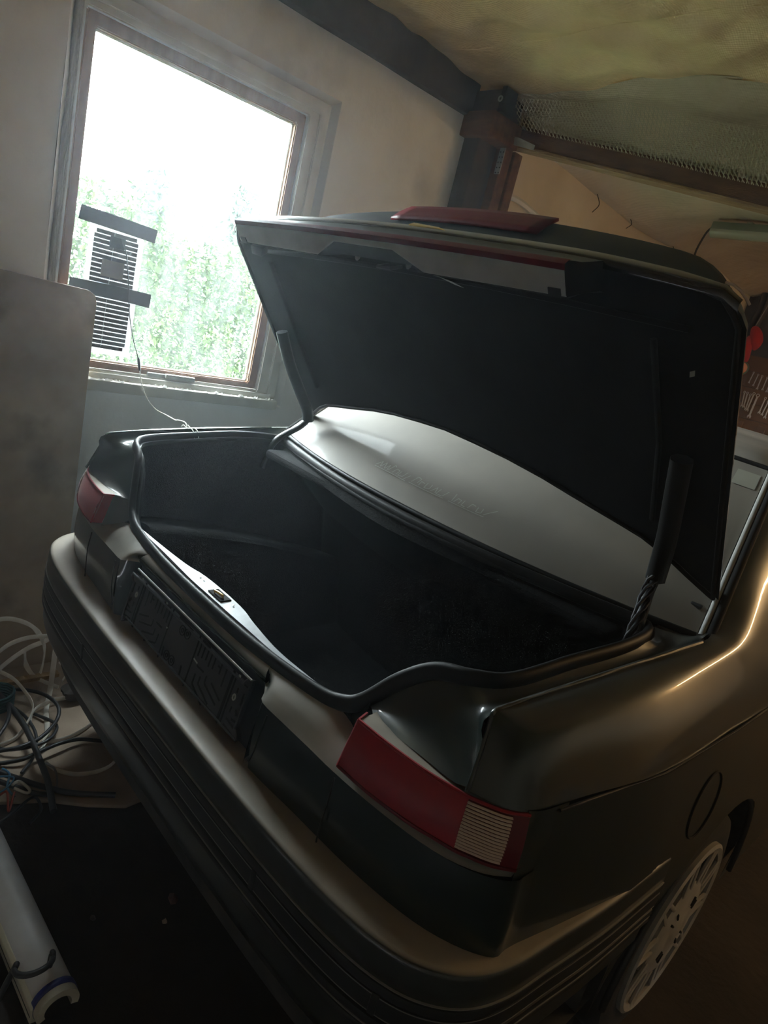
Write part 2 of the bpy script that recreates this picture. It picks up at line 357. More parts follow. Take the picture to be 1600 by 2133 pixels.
# ------------------------------------------------------------------ the room
WX = -1.20
def st(o): o['kind'] = 'structure'; return o
def uneven(name, y0, y1, z0, z1, x, m, holes=None, amp=0.006, ny=60, nz=50, seed=0, top=None):
    """plaster wall face at x, gently uneven, with a rectangular hole"""
    rnd = random.Random(seed); ph = [rnd.uniform(0, 6.28) for _ in range(6)]
    ys = [y0 + (y1-y0)*i/ny for i in range(ny+1)]; zs = [z0 + (z1-z0)*j/nz for j in range(nz+1)]
    if holes:
        hy0, hy1, hz0, hz1 = holes
        for lst, vals in ((ys, (hy0, hy1)), (zs, (hz0, hz1))):
            for v in vals:
                k = min(range(len(lst)), key=lambda i: abs(lst[i]-v)); lst[k] = v
    vs = []; fs = []
    for y in ys:
        for z in zs:
            d = amp*(math.sin(3.1*y+ph[0]+1.3*math.sin(2*z+ph[1])) + 0.7*math.sin(5.3*z+ph[2]+y) + 0.4*math.sin(11*y+7*z+ph[3]))
            zz = z
            if top and z == zs[-1]: zz = z + top(y)
            vs.append((x + d, y, zz))
    n = len(zs)
    for i in range(len(ys)-1):
        for j in range(n-1):
            cy, cz = (ys[i]+ys[i+1])/2, (zs[j]+zs[j+1])/2
            if holes and hy0 < cy < hy1 and hz0 < cz < hz1: continue
            fs.append((i*n+j, (i+1)*n+j, (i+1)*n+j+1, i*n+j+1))
    return mesh_obj(name, vs, fs, m, None, True, 60)
HOLE = (0.125, 1.075, 1.03, 2.185)
wl = st(uneven('wall_left', -3.0, 1.80, 0.0, 2.40, WX, M['plaster'], HOLE, seed=3,
               top=lambda y: 0.012*math.sin(7*y) + 0.01*math.sin(17*y+1) + 0.012*(y > 1.4) - 0.02*(0.9 < y < 1.1)))
# plastered reveal of the window opening (rounded, hand-made edge) and outer wall thickness
def reveal():
    y0, y1, z0, z1 = HOLE
    loop = []
    seq = [((y0, z0), (y1, z0)), ((y1, z0), (y1, z1)), ((y1, z1), (y0, z1)), ((y0, z1), (y0, z0))]
    for (a, b) in seq:
        for k in range(14):
            t = k/14; loop.append((a[0]+(b[0]-a[0])*t, a[1]+(b[1]-a[1])*t))
    rows = []
    cy, cz = (y0+y1)/2, (z0+z1)/2
    for d, s in ((0.004, 0.0), (-0.006, 0.006), (-0.02, 0.014), (-0.045, 0.028), (-0.05, 0.034)):
        r = []
        for k, (y, z) in enumerate(loop):
            w = 1 + 0.35*math.sin(k*1.7)*0.5
            dy = max(-1, min(1, (cy-y)/0.4)); dz = max(-1, min(1, (cz-z)/0.5))
            r.append(V(WX + d, y + dy*s*w, z + dz*s*w))
        rows.append(r)
    g = grid('window_reveal', rows, M['plaster'], wl, closed=True)
    return g
reveal()
# outer face of the wall
def frame_box(name, x0, x1, outer, inner, m, parent=None, bevel=0.0):
    """rectangular ring with depth: outer/inner = (y0,y1,z0,z1)"""
    oy0, oy1, oz0, oz1 = outer; iy0, iy1, iz0, iz1 = inner
    bm = bmesh.new()
    o = [(oy0, oz0), (oy1, oz0), (oy1, oz1), (oy0, oz1)]; i = [(iy0, iz0), (iy1, iz0), (iy1, iz1), (iy0, iz1)]
    v = {}
    for x in (x0, x1):
        for k in range(4):
            v[(x, 'o', k)] = bm.verts.new((x, *o[k])); v[(x, 'i', k)] = bm.verts.new((x, *i[k]))
    for k in range(4):
        k2 = (k+1) % 4
        bm.faces.new((v[(x1,'o',k)], v[(x1,'o',k2)], v[(x1,'i',k2)], v[(x1,'i',k)]))
        bm.faces.new((v[(x0,'o',k2)], v[(x0,'o',k)], v[(x0,'i',k)], v[(x0,'i',k2)]))
        bm.faces.new((v[(x0,'o',k)], v[(x0,'o',k2)], v[(x1,'o',k2)], v[(x1,'o',k)]))
        bm.faces.new((v[(x0,'i',k2)], v[(x0,'i',k)], v[(x1,'i',k)], v[(x1,'i',k2)]))
    bmesh.ops.recalc_face_normals(bm, faces=bm.faces)
    if bevel: bmesh.ops.bevel(bm, geom=list(bm.edges), offset=bevel, segments=2, affect='EDGES')
    return bm_obj(name, bm, m, parent)
frame_box('outer_wall_face', -1.37, -1.35, (-4, 1.8, -0.1, 3.2), (0.05, 1.10, 1.04, 2.42), M['outer'], wl)
frame_box('outer_wall_face', -1.37, -1.35, (1.8, 7, -0.1, 3.2), (2.28, 3.12, 1.13, 1.92), M['outer'], wl)
frame_box('outer_reveal', -1.355, -1.262, (0.02, 1.14, 0.98, 2.46), (0.07, 1.08, 1.05, 2.40), M['outer'], wl)
frame_box('outer_check', -1.275, -1.255, (0.02, 1.14, 0.98, 2.46), (0.165, 0.965, 1.075, 2.105), M['outer'], wl)

# window: cream frame, brown sash, dirty pane
win = st(frame_box('window_1', -1.255, -1.212, (0.150, 1.048, 1.052, 2.162), (0.172, 0.958, 1.084, 2.098), M['frame'], None, 0.004))
frame_box('frame_moulding', -1.235, -1.204, (0.158, 1.020, 1.060, 2.135), (0.166, 1.002, 1.072, 2.118), M['frame'], win, 0.003)
sash = frame_box('window_sash', -1.262, -1.224, (0.176, 0.956, 1.088, 2.096), (0.206, 0.918, 1.110, 2.058), M['sash'], win, 0.004)
frame_box('putty_bead', -1.252, -1.240, (0.200, 0.924, 1.104, 2.064), (0.212, 0.912, 1.116, 2.052), M['frame'], sash, 0.002)
pane = box('window_pane', (-1.252, 0.205, 1.109), (-1.248, 0.919, 2.059), M['pane'], win)
sill = box('window_sill', (-1.235, 0.15, 1.018), (-1.178, 1.045, 1.058), M['frame'], win, 0.008, 2)
box('sill_batten', (-1.232, 0.16, 1.056), (-1.202, 1.02, 1.078), M['frame'], win, 0.004, 2)
# dry plaster crumbs lying on the sill
vs = []; fs = []
for k in range(260):
    y = random.uniform(0.16, 1.04); x = random.uniform(-1.225, -1.182); s = random.uniform(0.002, 0.007); z = 1.058
    b = len(vs); a = random.uniform(0, 6)
    for q in range(3): vs.append((x+s*math.cos(a+q*2.1), y+s*2*math.sin(a+q*2.1), z))
    vs.append((x, y, z + s*random.uniform(0.6, 1.3)))
    fs += [(b, b+1, b+3), (b+1, b+2, b+3), (b+2, b, b+3)]
cr_ = mesh_obj('plaster_crumbs', vs, fs, M['plaster'], win, False); cr_['kind'] = 'stuff'
h = box('window_handle', (-1.222, 0.565, 1.085), (-1.204, 0.68, 1.102), M['galv'], win, 0.004, 2)
box('handle_plate', (-1.224, 0.50, 1.080), (-1.216, 0.58, 1.100), M['galv'], h, 0.003)
tube('hook', [V(-1.222, 0.898, 1.12), V(-1.215, 0.905, 1.128), V(-1.213, 0.909, 1.14), V(-1.216, 0.903, 1.149), V(-1.219, 0.895, 1.146)], 0.002, M['galv'], win, 6)

# dark timber wall plate above the plaster, then the post and the far stretch of wall
wp = st(box('trim_1', (-1.245, -3.0, 2.37), (-1.165, 1.74, 2.88), M['wood_dark'], None, 0.01, 2))
fw = st(uneven('wall_far_left', 1.75, 5.7, 0.0, 2.62, -1.30, M['plaster_far'], (2.30, 3.10, 1.15, 1.90), amp=0.012, seed=9))
# assumed second window, unseen behind the raised lid; lights the ceiling sheet
win2 = st(frame_box('assumed_window', -1.335, -1.29, (2.28, 3.12, 1.13, 1.92), (2.33, 3.07, 1.18, 1.87), M['frame'], None, 0.004))
frame_box('window_sash', -1.345, -1.305, (2.325, 3.075, 1.175, 1.875), (2.37, 3.03, 1.215, 1.835), M['sash'], win2, 0.004)
box('window_pane', (-1.332, 2.365, 1.21), (-1.328, 3.035, 1.84), M['pane'], win2)
# broken plaster ridge on the far wall
tube('plaster_ridge', cr([(-1.29, 2.22, 2.20), (-1.285, 2.33, 2.20), (-1.285, 2.45, 2.185), (-1.29, 2.62, 2.15), (-1.295, 2.8, 2.10)], 4), 0.016, M['plaster'], fw, 6)
tube('crack', cr([(-1.288, 2.04, 2.36), (-1.286, 2.02, 2.30), (-1.286, 1.99, 2.26), (-1.286, 1.98, 2.23)], 3), 0.003, M['hole'], fw, 5)
wb_ = st(box('wall_back', (-1.5, 5.65, 0.0), (3.1, 5.75, 2.86), M['wood_dark']))
wr = st(box('wall_right', (3.0, -3.1, 0.0), (3.1, 5.75, 2.86), M['plaster_far']))
wr2 = st(box('wall_front', (-1.5, -3.1, 0.0), (3.1, -3.0, 2.86), M['plaster_far']))

# floor, slightly uneven
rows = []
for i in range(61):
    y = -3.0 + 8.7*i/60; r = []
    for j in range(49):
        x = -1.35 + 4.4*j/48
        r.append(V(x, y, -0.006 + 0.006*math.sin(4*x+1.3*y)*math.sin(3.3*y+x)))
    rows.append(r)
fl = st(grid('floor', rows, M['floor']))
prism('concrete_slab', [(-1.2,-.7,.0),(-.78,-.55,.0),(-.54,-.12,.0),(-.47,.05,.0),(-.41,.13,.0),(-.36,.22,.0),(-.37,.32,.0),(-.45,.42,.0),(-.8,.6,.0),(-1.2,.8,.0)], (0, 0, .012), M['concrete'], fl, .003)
# ceiling: sagging foil sheet, its edge near the cross beam, pale film beyond
def zt(x, y):
    return (2.515 + 0.20*math.exp(-((y-0.55)/0.5)**2)*min(1, max(0, (x+1.15)/0.6)) - 0.012*(x+1.2) + 0.018*math.sin(2.4*x+0.5)*math.sin(1.9*y+0.4) + 0.009*math.sin(5.2*x+2*y) - 0.03*max(0, (y-1.35))/0.5
            + 0.004*math.sin(17*x + 3*math.sin(6*y)) - 0.022*math.exp(-((y-1.3)/0.05)**2)*0.3)
rows = []
for i in range(241):
    y = -3.0 + 4.82*i/240; r = []
    for j in range(141):
        x = -1.24 + 4.3*j/140
        yy = y + (0.03*math.sin(6*x) + 0.012*math.sin(17*x) if i == 240 else 0)
        wr0 = math.exp(-((x+0.35)/0.7)**2 - ((y-1.3)/0.5)**2)
        r.append(V(x, yy, zt(x, y) + wr0*(0.010*math.sin(38*y + 9*x + 2.2*math.sin(7*x)) + 0.007*math.sin(23*x - 14*y + 1.7*math.sin(11*y)))))
    rows.append(r)
ceil = st(grid('ceiling', rows, M['tarp'], flip=True))
# seam across the sheet
tube('sheet_seam', [V(-1.15+3.9*k/40, 1.44+0.02*math.sin(k*0.3), zt(-1.15+3.9*k/40, 1.44)-0.003) for k in range(41)], 0.0012, M['tarp'], ceil, 5)

# cross beam: from the post at the wall, across the room
BL, BR = V(-1.16, 1.86, 2.325), V(0.0, 2.22, 2.19)      # lower near edge
bdir = (BR - BL); bdir = bdir / bdir.x
def beam_pt(x, up=0.0, back=0.0): p = BL + bdir*(x - BL.x); return p + V(0.0, back, up)
# second sheet hanging from the edge of the first down to the beam
rows = []
for i in range(17):
    t = i/16; r = []
    for j in range(81):
        x = -1.10 + 4.1*j/80
        a = V(x, 1.80 + 0.03*math.sin(6*x), zt(x, 1.8) + 0.004); b = beam_pt(x, 0.085, 0.05)
        p = a.lerp(b, t); sag = math.sin(math.pi*t)
        p.y += sag*(0.05 + 0.03*math.sin(3*x)); p.z += sag*(0.015 + 0.018*math.sin(4.2*x+1)) + 0.004*math.sin(15*x+6*t)
        r.append(p)
    rows.append(r)
drop = st(grid('trim_2', rows, M['tarp_back']))
# pale film ceiling beyond the beam
rows = []
for i in range(41):
    y = 2.02 + 3.75*i/40; r = []
    for j in range(61):
        x = -1.34 + 4.4*j/60
        yy = y + 0.33*(x+1.2)*max(0, 1-i/12)
        z = 2.52 - 0.05*(x+1.3) - 0.10*math.exp(-((x+1.3)/0.18)**2) + 0.02*math.sin(2.1*y+3*x) + 0.010*math.sin(9*x+4*y) + 0.035*math.sin(3.0*y+0.8)*math.exp(-((x+1.2)/0.5)**2)
        r.append(V(x, yy, z))
    rows.append(r)
st(grid('ceiling_far', rows, M['tarp_far'], flip=True))
# dark roof boarding over everything keeps the sky out
st(box('ceiling_boarding', (-1.36, -3.2, 2.86), (3.2, 5.9, 2.92), M['wood_dark']))

# netting stretched over the lower part of the hanging sheet
vs = []; fs = []
def strand(a, b, w=0.0016):
    k = len(vs); n = (b-a).cross(V(0, -0.75, -0.6)).normalized()*w; m = (a+b)/2 + V(0, -0.002, -0.001)
    vs.extend([a-n, a+n, m+n, m-n, b+n, b-n]); fs.extend([(k, k+1, k+2, k+3), (k+3, k+2, k+4, k+5)])
def net_pt(x, t):
    top = V(x, 1.80 + 0.03*math.sin(6*x), zt(x, 1.8)); bot = beam_pt(x, 0.068, -0.004)
    k = 0.45 if x < -0.2 else 0.45
    hi = top.lerp(bot, 0.12 + 0.30*min(1, max(0, (x+1.05)/0.9)))
    p = hi.lerp(bot, t); p.y -= 0.012 + 0.01*math.sin(9*x); return p
x = -1.06
while x < 1.4:
    for s in (1, -1):
        for q in range(4):
            t0, t1 = q/4, (q+1)/4
            xa, xb = x + s*0.075*(t0-0.5), x + s*0.075*(t1-0.5)
            strand(net_pt(xa, t0), net_pt(xb, t1))
    x += 0.0165
nt_ = mesh_obj('netting', vs, fs, M['net'], drop, False); nt_['kind'] = 'stuff'

# post and beam timbers
post = empty('timber_post', (-1.13, 1.83, 0.0)); tag(post, 'dark timber post with reddish boards against the window wall', 'post')
box('grey_face', (-1.19, 1.735, 0.0), (-1.10, 1.86, 2.36), M['wood_dark'], post, 0.006, 2)
box('board', (-1.16, 1.865, 0.0), (-1.06, 1.925, 2.30), M['wood'], post, 0.004, 2)
box('board', (-1.14, 1.930, 0.0), (-1.05, 1.985, 2.30), M['wood'], post, 0.004, 2)
hd = empty('beam_head_block', (-1.12, 1.76, 2.30)); tag(hd, 'short reddish timber block on top of the post', 'timber')
box('block', (-1.19, 1.70, 2.29), (-1.02, 1.90, 2.385), M['wood'], hd, 0.005, 2)
box('upper_block', (-1.19, 1.72, 2.388), (-1.03, 1.88, 2.47), M['wood_dark'], hd, 0.005, 2)
box('black_plate', (-1.03, 1.72, 2.385), (-1.005, 1.80, 2.48), M['plastic'], hd, 0.003)
lathe('ring_washer', [(0, 0.006), (0.003, 0.006), (0.003, 0.012), (0, 0.012)], M['galv'], (-1.02, 1.712, 2.43), 'Y', 20, hd, True)
bm_ = empty('cross_beam', (BL.x, BL.y, BL.z)); tag(bm_, 'reddish brown timber beam crossing below the ceiling sheet', 'beam')
def bar(name, a, b, c, d, x0, x1, m):   # four (up, back) corners swept from x0 to x1
    vs = [beam_pt(x, *q) for x in (x0, x1) for q in (a, b, c, d)]
    bm = bmesh.new(); bv = [bm.verts.new(v) for v in vs]
    for f in ((0,1,2,3), (7,6,5,4), (0,4,5,1), (1,5,6,2), (2,6,7,3), (3,7,4,0)): bm.faces.new([bv[i] for i in f])
    bmesh.ops.recalc_face_normals(bm, faces=bm.faces)
    bmesh.ops.bevel(bm, geom=list(bm.edges), offset=0.004, segments=2, affect='EDGES')
    return bm_obj(name, bm, m, bm_)
bar('beam_face', (0.012, 0.0), (0.085, 0.0), (0.085, 0.10), (0.012, 0.10), -1.14, 2.95, M['wood'])
bar('beam_underside', (0.0, 0.002), (0.0115, 0.002), (0.0115, 0.098), (0.0, 0.098), -1.13, 2.95, M['wood_pale'])
br = empty('metal_bracket', (-1.06, 1.855, 2.24)); tag(br, 'perforated galvanised angle bracket between post and beam', 'bracket')
box('upright_leg', (-1.075, 1.853, 2.185), (-1.045, 1.857, 2.315), M['galv'], br)
prism('gusset', [(-1.08, 1.85, 2.315), (-0.93, 1.90, 2.295), (-0.93, 1.90, 2.315), (-1.0, 1.87, 2.335), (-1.08, 1.85, 2.345)], (0, -0.003, 0), M['galv'], br)
for k in range(14):
    zz = 2.19 + 0.125*(k//2)/6; xx = -1.067 + 0.016*(k % 2)
    lathe('nail_hole', [(0, 0), (0, 0.003), (-0.001, 0.003), (-0.001, 0)], M['hole'], (xx, 1.853, zz), 'Y', 8, br)

# ------------------------------------------------------------------ outside the window
gr = grid('ground_outside', [[V(x, y, -0.05 + 0.02*math.sin(x*2+y*3)) for x in [-1.38-0.9*k for k in range(34)]] for y in [-14+0.9*k for k in range(44)]], M['grass'], flip=True)
st(gr)
def leaves(name, n, fn, size, m, seed, label, cat):
    r = random.Random(seed); vs = []; fs = []
    for k in range(n):
        c = fn(r); a = Vector((r.gauss(0, 1), r.gauss(0, 1), r.gauss(0, 1))).normalized()
        b = a.orthogonal().normalized(); s = size*r.uniform(0.5, 1.3); q = len(vs); cc = a.cross(b)
        vs.extend([c - a*s, c + b*s*0.38 + cc*s*0.1, c + a*s, c - b*s*0.38]); fs.append((q, q+1, q+2, q+3))
    o = mesh_obj(name, vs, fs, m, None, False); tag(o, label, cat, None, 'stuff'); return o
def hedge_top(y): return 1.98 + 0.16*math.sin(1.7*y+0.5) + 0.10*math.sin(4.1*y) + 0.06*math.sin(9.7*y)
def hedge(r):
    y = r.uniform(-1.5, 10.5); d = abs(r.gauss(0, 0.45)); z = r.uniform(0.0, 1)**0.8*(hedge_top(y)+r.gauss(0, 0.06)) - 0.3*min(d, 0.5)
    return V(-4.6 - d + 0.18*math.sin(3*y+2*z) - 0.12*z, y, max(0.0, z))
leaves('garden_hedge', 88000, hedge, 0.032, M['leaf'], 5, 'bright green leafy hedge outside the window', 'hedge')
def weeds(r):
    y = r.uniform(-0.5, 4.5); x = r.uniform(-4.4, -2.4); return V(x, y, abs(r.gauss(0, 0.28)) * (0.6 + 0.4*math.sin(2*y+3*x)))
leaves('garden_weeds', 12000, weeds, 0.032, M['leaf'], 8, 'low green weeds between hedge and window', 'plants')
def tree(cx, cy, h, w):
    def f(r):
        t = r.uniform(0.15, 1); rad = w*(1.05-t)*abs(r.gauss(0, 0.5)) + 0.05; a = r.uniform(0, 6.28)
        return V(cx + rad*math.cos(a), cy + rad*math.sin(a), t*h)
    return f
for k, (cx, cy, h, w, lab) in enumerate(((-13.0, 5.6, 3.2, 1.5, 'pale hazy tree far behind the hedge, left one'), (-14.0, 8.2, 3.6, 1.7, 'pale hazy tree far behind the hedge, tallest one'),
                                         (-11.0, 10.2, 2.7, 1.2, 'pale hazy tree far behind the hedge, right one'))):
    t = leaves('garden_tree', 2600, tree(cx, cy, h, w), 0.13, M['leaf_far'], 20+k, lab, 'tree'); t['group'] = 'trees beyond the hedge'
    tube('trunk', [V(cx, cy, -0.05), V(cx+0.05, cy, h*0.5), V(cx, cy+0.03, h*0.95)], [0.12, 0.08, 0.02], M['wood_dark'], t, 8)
# ------------------------------------------------------------------ the car
car = empty('car', (0, 2.2, 0.0))
tag(car, 'dark green saloon car parked with its boot lid raised', 'car')
def both(fn):
    for s in (1, -1): fn(s)
def sg(s, rows): return rows if s > 0 else mx(rows)
def pt(s, p): return Vector((s*p[0], p[1], p[2]))

# --- quarter panels (shoulder, flank above the crease and the rear pillar)
Q = [  # rows from deck edge (top, inner) to crease; columns from the rear edge forward
 [(.676,.165,1.009),(.680,.19,1.0105),(.684,.22,1.013),(.692,.30,1.020),(.712,.50,1.034),(.733,.72,1.048),(.722,.795,1.060),(.700,.870,1.120),(.675,.965,1.195),(.615,1.185,1.352),(.600,1.30,1.378)],
 [(.6768,.164,1.0088),(.690,.185,1.0095),(.700,.22,1.012),(.712,.30,1.019),(.735,.50,1.033),(.753,.74,1.047),(.742,.82,1.062),(.722,.895,1.112),(.698,.99,1.185),(.640,1.21,1.335),(.622,1.33,1.365)],
 [(.678,.162,1.004),(.705,.182,1.002),(.722,.22,1.003),(.735,.30,1.010),(.757,.50,1.025),(.771,.76,1.040),(.763,.85,1.056),(.745,.925,1.098),(.722,1.02,1.160),(.672,1.24,1.310),(.652,1.37,1.345)],
 [(.680,.157,.992),(.718,.178,.988),(.738,.215,.988),(.751,.30,.995),(.774,.50,1.008),(.784,.78,1.020),(.782,.88,1.030),(.770,.96,1.060),(.750,1.06,1.115),(.704,1.28,1.265),(.684,1.42,1.31)],
 [(.687,.146,.957),(.732,.167,.954),(.754,.208,.954),(.768,.30,.957),(.797,.50,.962),(.806,.80,.968),(.808,.92,.972),(.804,1.02,.985),(.794,1.14,1.02),(.76,1.36,1.10),(.745,1.5,1.14)],
 [(.696,.127,.905),(.742,.156,.9),(.766,.195,.899),(.783,.30,.897),(.815,.50,.894),(.823,.80,.890),(.826,.94,.888),(.828,1.05,.886),(.828,1.18,.888),(.828,1.40,.90),(.828,1.55,.91)],
]
def quarter(s):
    grid('quarter_panel', dens(sg(s, Q), 4, 4), M['paint'], car, flip=(s < 0), angle=60)
both(quarter)
# --- lower flank: crease down to the sill, cut by the wheel arch
def xbase(y):
    P = [(.19,.770),(.30,.786),(.5,.817),(.8,.826),(1.4,.83),(2.4,.835),(3.6,.83),(4.2,.80),(4.5,.70)]
    if y <= P[0][0]: return P[0][1]
    for (a, b), (c, d) in zip(P, P[1:]):
        if a <= y <= c: t = (y-a)/(c-a); return b + (d-b)*t
    return P[-1][1]
WC = (1.0, 0.295); FW = 3.66
def zbot(y):
    z = 0.25 if y > 0.62 else 0.50
    for wy in (WC[0], FW):
        if abs(y-wy) < 0.355: z = max(z, WC[1] + math.sqrt(0.355**2-(y-wy)**2))
    return z
def flank(s):
    ys = [.215,.24,.27,.3,.36,.42,.5,.58,.645,.655,.67,.69,.72,.76,.8,.85,.9,.95,1.,1.05,1.1,1.15,1.2,1.24,1.28,1.31,1.33,1.345,1.355,1.4,1.6,1.9,2.2,2.5,2.8,3.1,3.25,3.304,3.33,3.4,3.5,3.6,3.7,3.8,3.9,3.98,4.016,4.05,4.2,4.35,4.45,4.52]
    rows = []
    for y in ys:
        z1, z0 = (.893 if y < 3.2 else .893-(y-3.2)*0.12), zbot(y); r = []
        for k in range(11):
            z = z1 + (z0-z1)*k/10
            bul = 0.004*min(1, max(0, (y-.2)/.12)) + 0.016*math.sin(math.pi*min(1, max(0, (.886-z)/.5))) - 0.03*max(0, .45-z)
            r.append(V(s*(xbase(y)+bul), y, z))
        rows.append(r)
    grid('side_panel', rows, M['paint'], car, flip=(s > 0), angle=60)
    # wheel arch lip
    for wy in (WC[0], FW):
        tube('wheel_arch_lip', [V(s*(xbase(wy)+.012), wy+0.355*math.cos(a), WC[1]+0.355*math.sin(a)) for a in [math.pi*k/24 for k in range(25)]], 0.007, M['plastic'], car, 6)
        lathe('wheel_housing', [(0.0, 0.36), (-0.22, 0.36), (-0.22, 0.05)] if s > 0 else [(0.0, 0.36), (0.22, 0.36), (0.22, 0.05)], M['valance'], (s*.80, wy, WC[1]), 'X', 32, car)
    # black tube laid along the crease as its painted shadow
    tube('crease_shadow_line', [V(s*(xbase(y)+.001), y, .8915 - (max(0, y-3.2)*0.12)) for y in ys[1:-1]], 0.0028, M['plastic'], car, 6, caps=True)
both(flank)
# --- doors' glass, roof, windscreen, bonnet (mostly out of sight)
def glasshouse(s):
    rows = [[V(s*.805,1.45,.985),V(s*.806,1.7,.975),V(s*.808,2.2,.955),V(s*.805,2.8,.94),V(s*.79,3.25,.93)],
            [V(s*.735,1.47,1.16),V(s*.735,1.7,1.17),V(s*.735,2.2,1.17),V(s*.735,2.6,1.15),V(s*.735,2.95,1.08)],
            [V(s*.66,1.45,1.335),V(s*.655,1.7,1.345),V(s*.65,2.1,1.345),V(s*.65,2.35,1.335),V(s*.66,2.62,1.25)]]
    grid('side_window', dens(rows, 3, 3), M['dark_glass'], car, flip=(s < 0))
    rows = [[V(s*.828,1.4,.90),V(s*.83,2.2,.90),V(s*.83,3.2,.888)],[V(s*.806,1.44,.985),V(s*.81,2.2,.957),V(s*.792,3.25,.932)]]
    grid('belt_panel', dens(rows, 4, 1), M['paint'], car, flip=(s > 0))
    rows = [[V(s*.655,1.35,1.345),V(s*.655,1.7,1.35),V(s*.65,2.1,1.35),V(s*.652,2.35,1.34),V(s*.665,2.62,1.255),V(s*.79,3.26,.935)],
            [V(s*.605,1.3,1.378),V(s*.60,1.7,1.388),V(s*.60,2.1,1.386),V(s*.60,2.35,1.372),V(s*.62,2.62,1.275),V(s*.75,3.28,.95)]]
    grid('roof_rail', dens(rows, 3, 2), M['paint'], car, flip=(s > 0))
both(glasshouse)
rr = []
for y, z, w in ((1.205,1.352,.605),(1.24,1.372,.605),(1.32,1.386,.603),(1.5,1.395,.60),(1.8,1.40,.60),(2.1,1.398,.60),(2.35,1.382,.605)):
    rr.append([V(w*t, y - 0.03*(1-t*t)*(y < 1.3), z + 0.018*(1-t*t) - (0.012 if abs(t) == 1 else 0)) for t in (-1,-.9,-.7,-.4,0,.4,.7,.9,1)])
grid('roof', dens(rr, 2, 2), dusty('dusty_roof_paint', (0.035, 0.05, 0.045), 0.3, (0.42, 0.39, 0.35), 0.95, coat=0.3, lo=0.3, hi=0.8), car, angle=60)
grid('windscreen', dens([[V(.61*t,2.36,1.382-.012*t*t) for t in (-1,-.5,0,.5,1)],[V(.69*t,2.8,1.17) for t in (-1,-.5,0,.5,1)],[V(.76*t,3.27+.08*(1-t*t),.945) for t in (-1,-.5,0,.5,1)]], 3, 3), M['dark_glass'], car)
grid('bonnet', dens([[V(.76*t,3.28+.08*(1-t*t),.94+.02*(1-t*t)) for t in (-1,-.5,0,.5,1)],[V(.77*t,3.8,.88+.03*(1-t*t)) for t in (-1,-.5,0,.5,1)],[V(.72*t,4.45,.74+.03*(1-t*t)) for t in (-1,-.5,0,.5,1)],[V(.70*t,4.52,.6) for t in (-1,-.5,0,.5,1)],[V(.70*t,4.53,.3) for t in (-1,-.5,0,.5,1)]], 3, 3), M['paint'], car)
grid('underbody', [[V(x,y,.24) for x in (-.8,-.3,.3,.8)] for y in (.25,.6,1.4,3.2,4.4)], M['valance'], car)

# --- rear window (dusty), its seals and the lettering on it
def rwin(t, u):   # t -1..1 across, u 0..1 up
    zb, zt_ = 1.040, 1.352
    x = t*(.705*(1-u) + .598*u); y = (.655 + .118*abs(t)**2.2)*(1-u) + (1.165 + .02*t*t)*u; z = zb*(1-u) + (zt_+.012*(1-t*t))*u + .028*math.sin(math.pi*u)
    return V(x, y, z)
T13 = [-1+2*k/24 for k in range(25)]; U9 = [k/10 for k in range(11)]
grid('rear_window', [[rwin(t, u) for t in T13] for u in U9], M['dusty_glass'], car)
tube('window_base_seal', [rwin(t, 0.0)+V(0, -.004, -.002) for t in T13], 0.007, M['rubber'], car, 8)
def wseal(s):
    tube('window_side_trim', [rwin(s, u)+V(s*.008, 0, .002) for u in U9], 0.006, M['grey_trim'], car, 8)
    tube('window_side_gap', [rwin(s, u)+V(s*.022, .004, .0) for u in U9], 0.010, M['slot'], car, 8)
both(wseal)
tube('window_top_seal', [rwin(t, 1.0)+V(0, .006, .004) for t in T13], 0.006, M['rubber'], car, 8)
# faint script along the lower glass
def gl(a, b): # a across in metres, b up in metres on the glass
    t = a/.69; u = 0.115 + b/0.6
    p = rwin(t, u); return p + V(0, -.0022, .0022)
strokes = []
x0 = -0.215
letters = [  # small angular letters joined by an underline
 [(0,0),(.012,.018),(.018,.002)], [(.020,0),(.028,.020),(.036,.002)], [(.038,.0),(.046,.018),(.050,.0)], [(.054,.0),(.060,.024),(.068,.02)],
 [(.072,.0),(.076,.016),(.090,.014),(.088,.0)], [(.096,.016),(.096,.0),(.112,.002),(.116,.020)], [(.120,-.008),(.132,.016)],
 [(.150,.0),(.156,.022),(.170,.020),(.168,.004)], [(.178,.0),(.176,.014),(.190,.012)], [(.196,.018),(.198,.0),(.214,.004),(.212,.018)],
 [(.222,.0),(.232,.018),(.238,.0)], [(.244,.018),(.242,.0),(.262,.0),(.270,.020)],
 [(.292,.024),(.296,.0)], [(.302,.0),(.306,.014),(.318,.012),(.316,.0)], [(.326,.016),(.326,.0),(.338,.0)], [(.346,.0),(.350,.016),(.362,.014)],
 [(.370,.014),(.372,.0),(.386,.002),(.384,.016)], [(.394,.0),(.404,.012),(.418,.026)],
 [(0,-.004),(.068,-.004),(.132,-.006)], [(.145,-.004),(.21,-.005),(.270,-.004)], [(.288,-.004),(.35,-.005),(.40,-.004)]]
vs = []; fs = []
for lt in letters:
    for (a, b) in zip(lt, lt[1:]):
        for q in range(3):
            p = gl(x0 + a[0]+(b[0]-a[0])*q/3, a[1]+(b[1]-a[1])*q/3); r2 = gl(x0 + a[0]+(b[0]-a[0])*(q+1)/3, a[1]+(b[1]-a[1])*(q+1)/3)
            n = (r2-p).cross(V(0, -.6, .8)).normalized()*0.0011; k = len(vs)
            vs += [p-n, p+n, r2+n, r2-n]; fs.append((k, k+1, k+2, k+3))
mesh_obj('window_script', vs, fs, M['script'], car, False)
p = [rwin(.9, .80), rwin(.985, .80), rwin(.985, .93), rwin(.9, .93)]
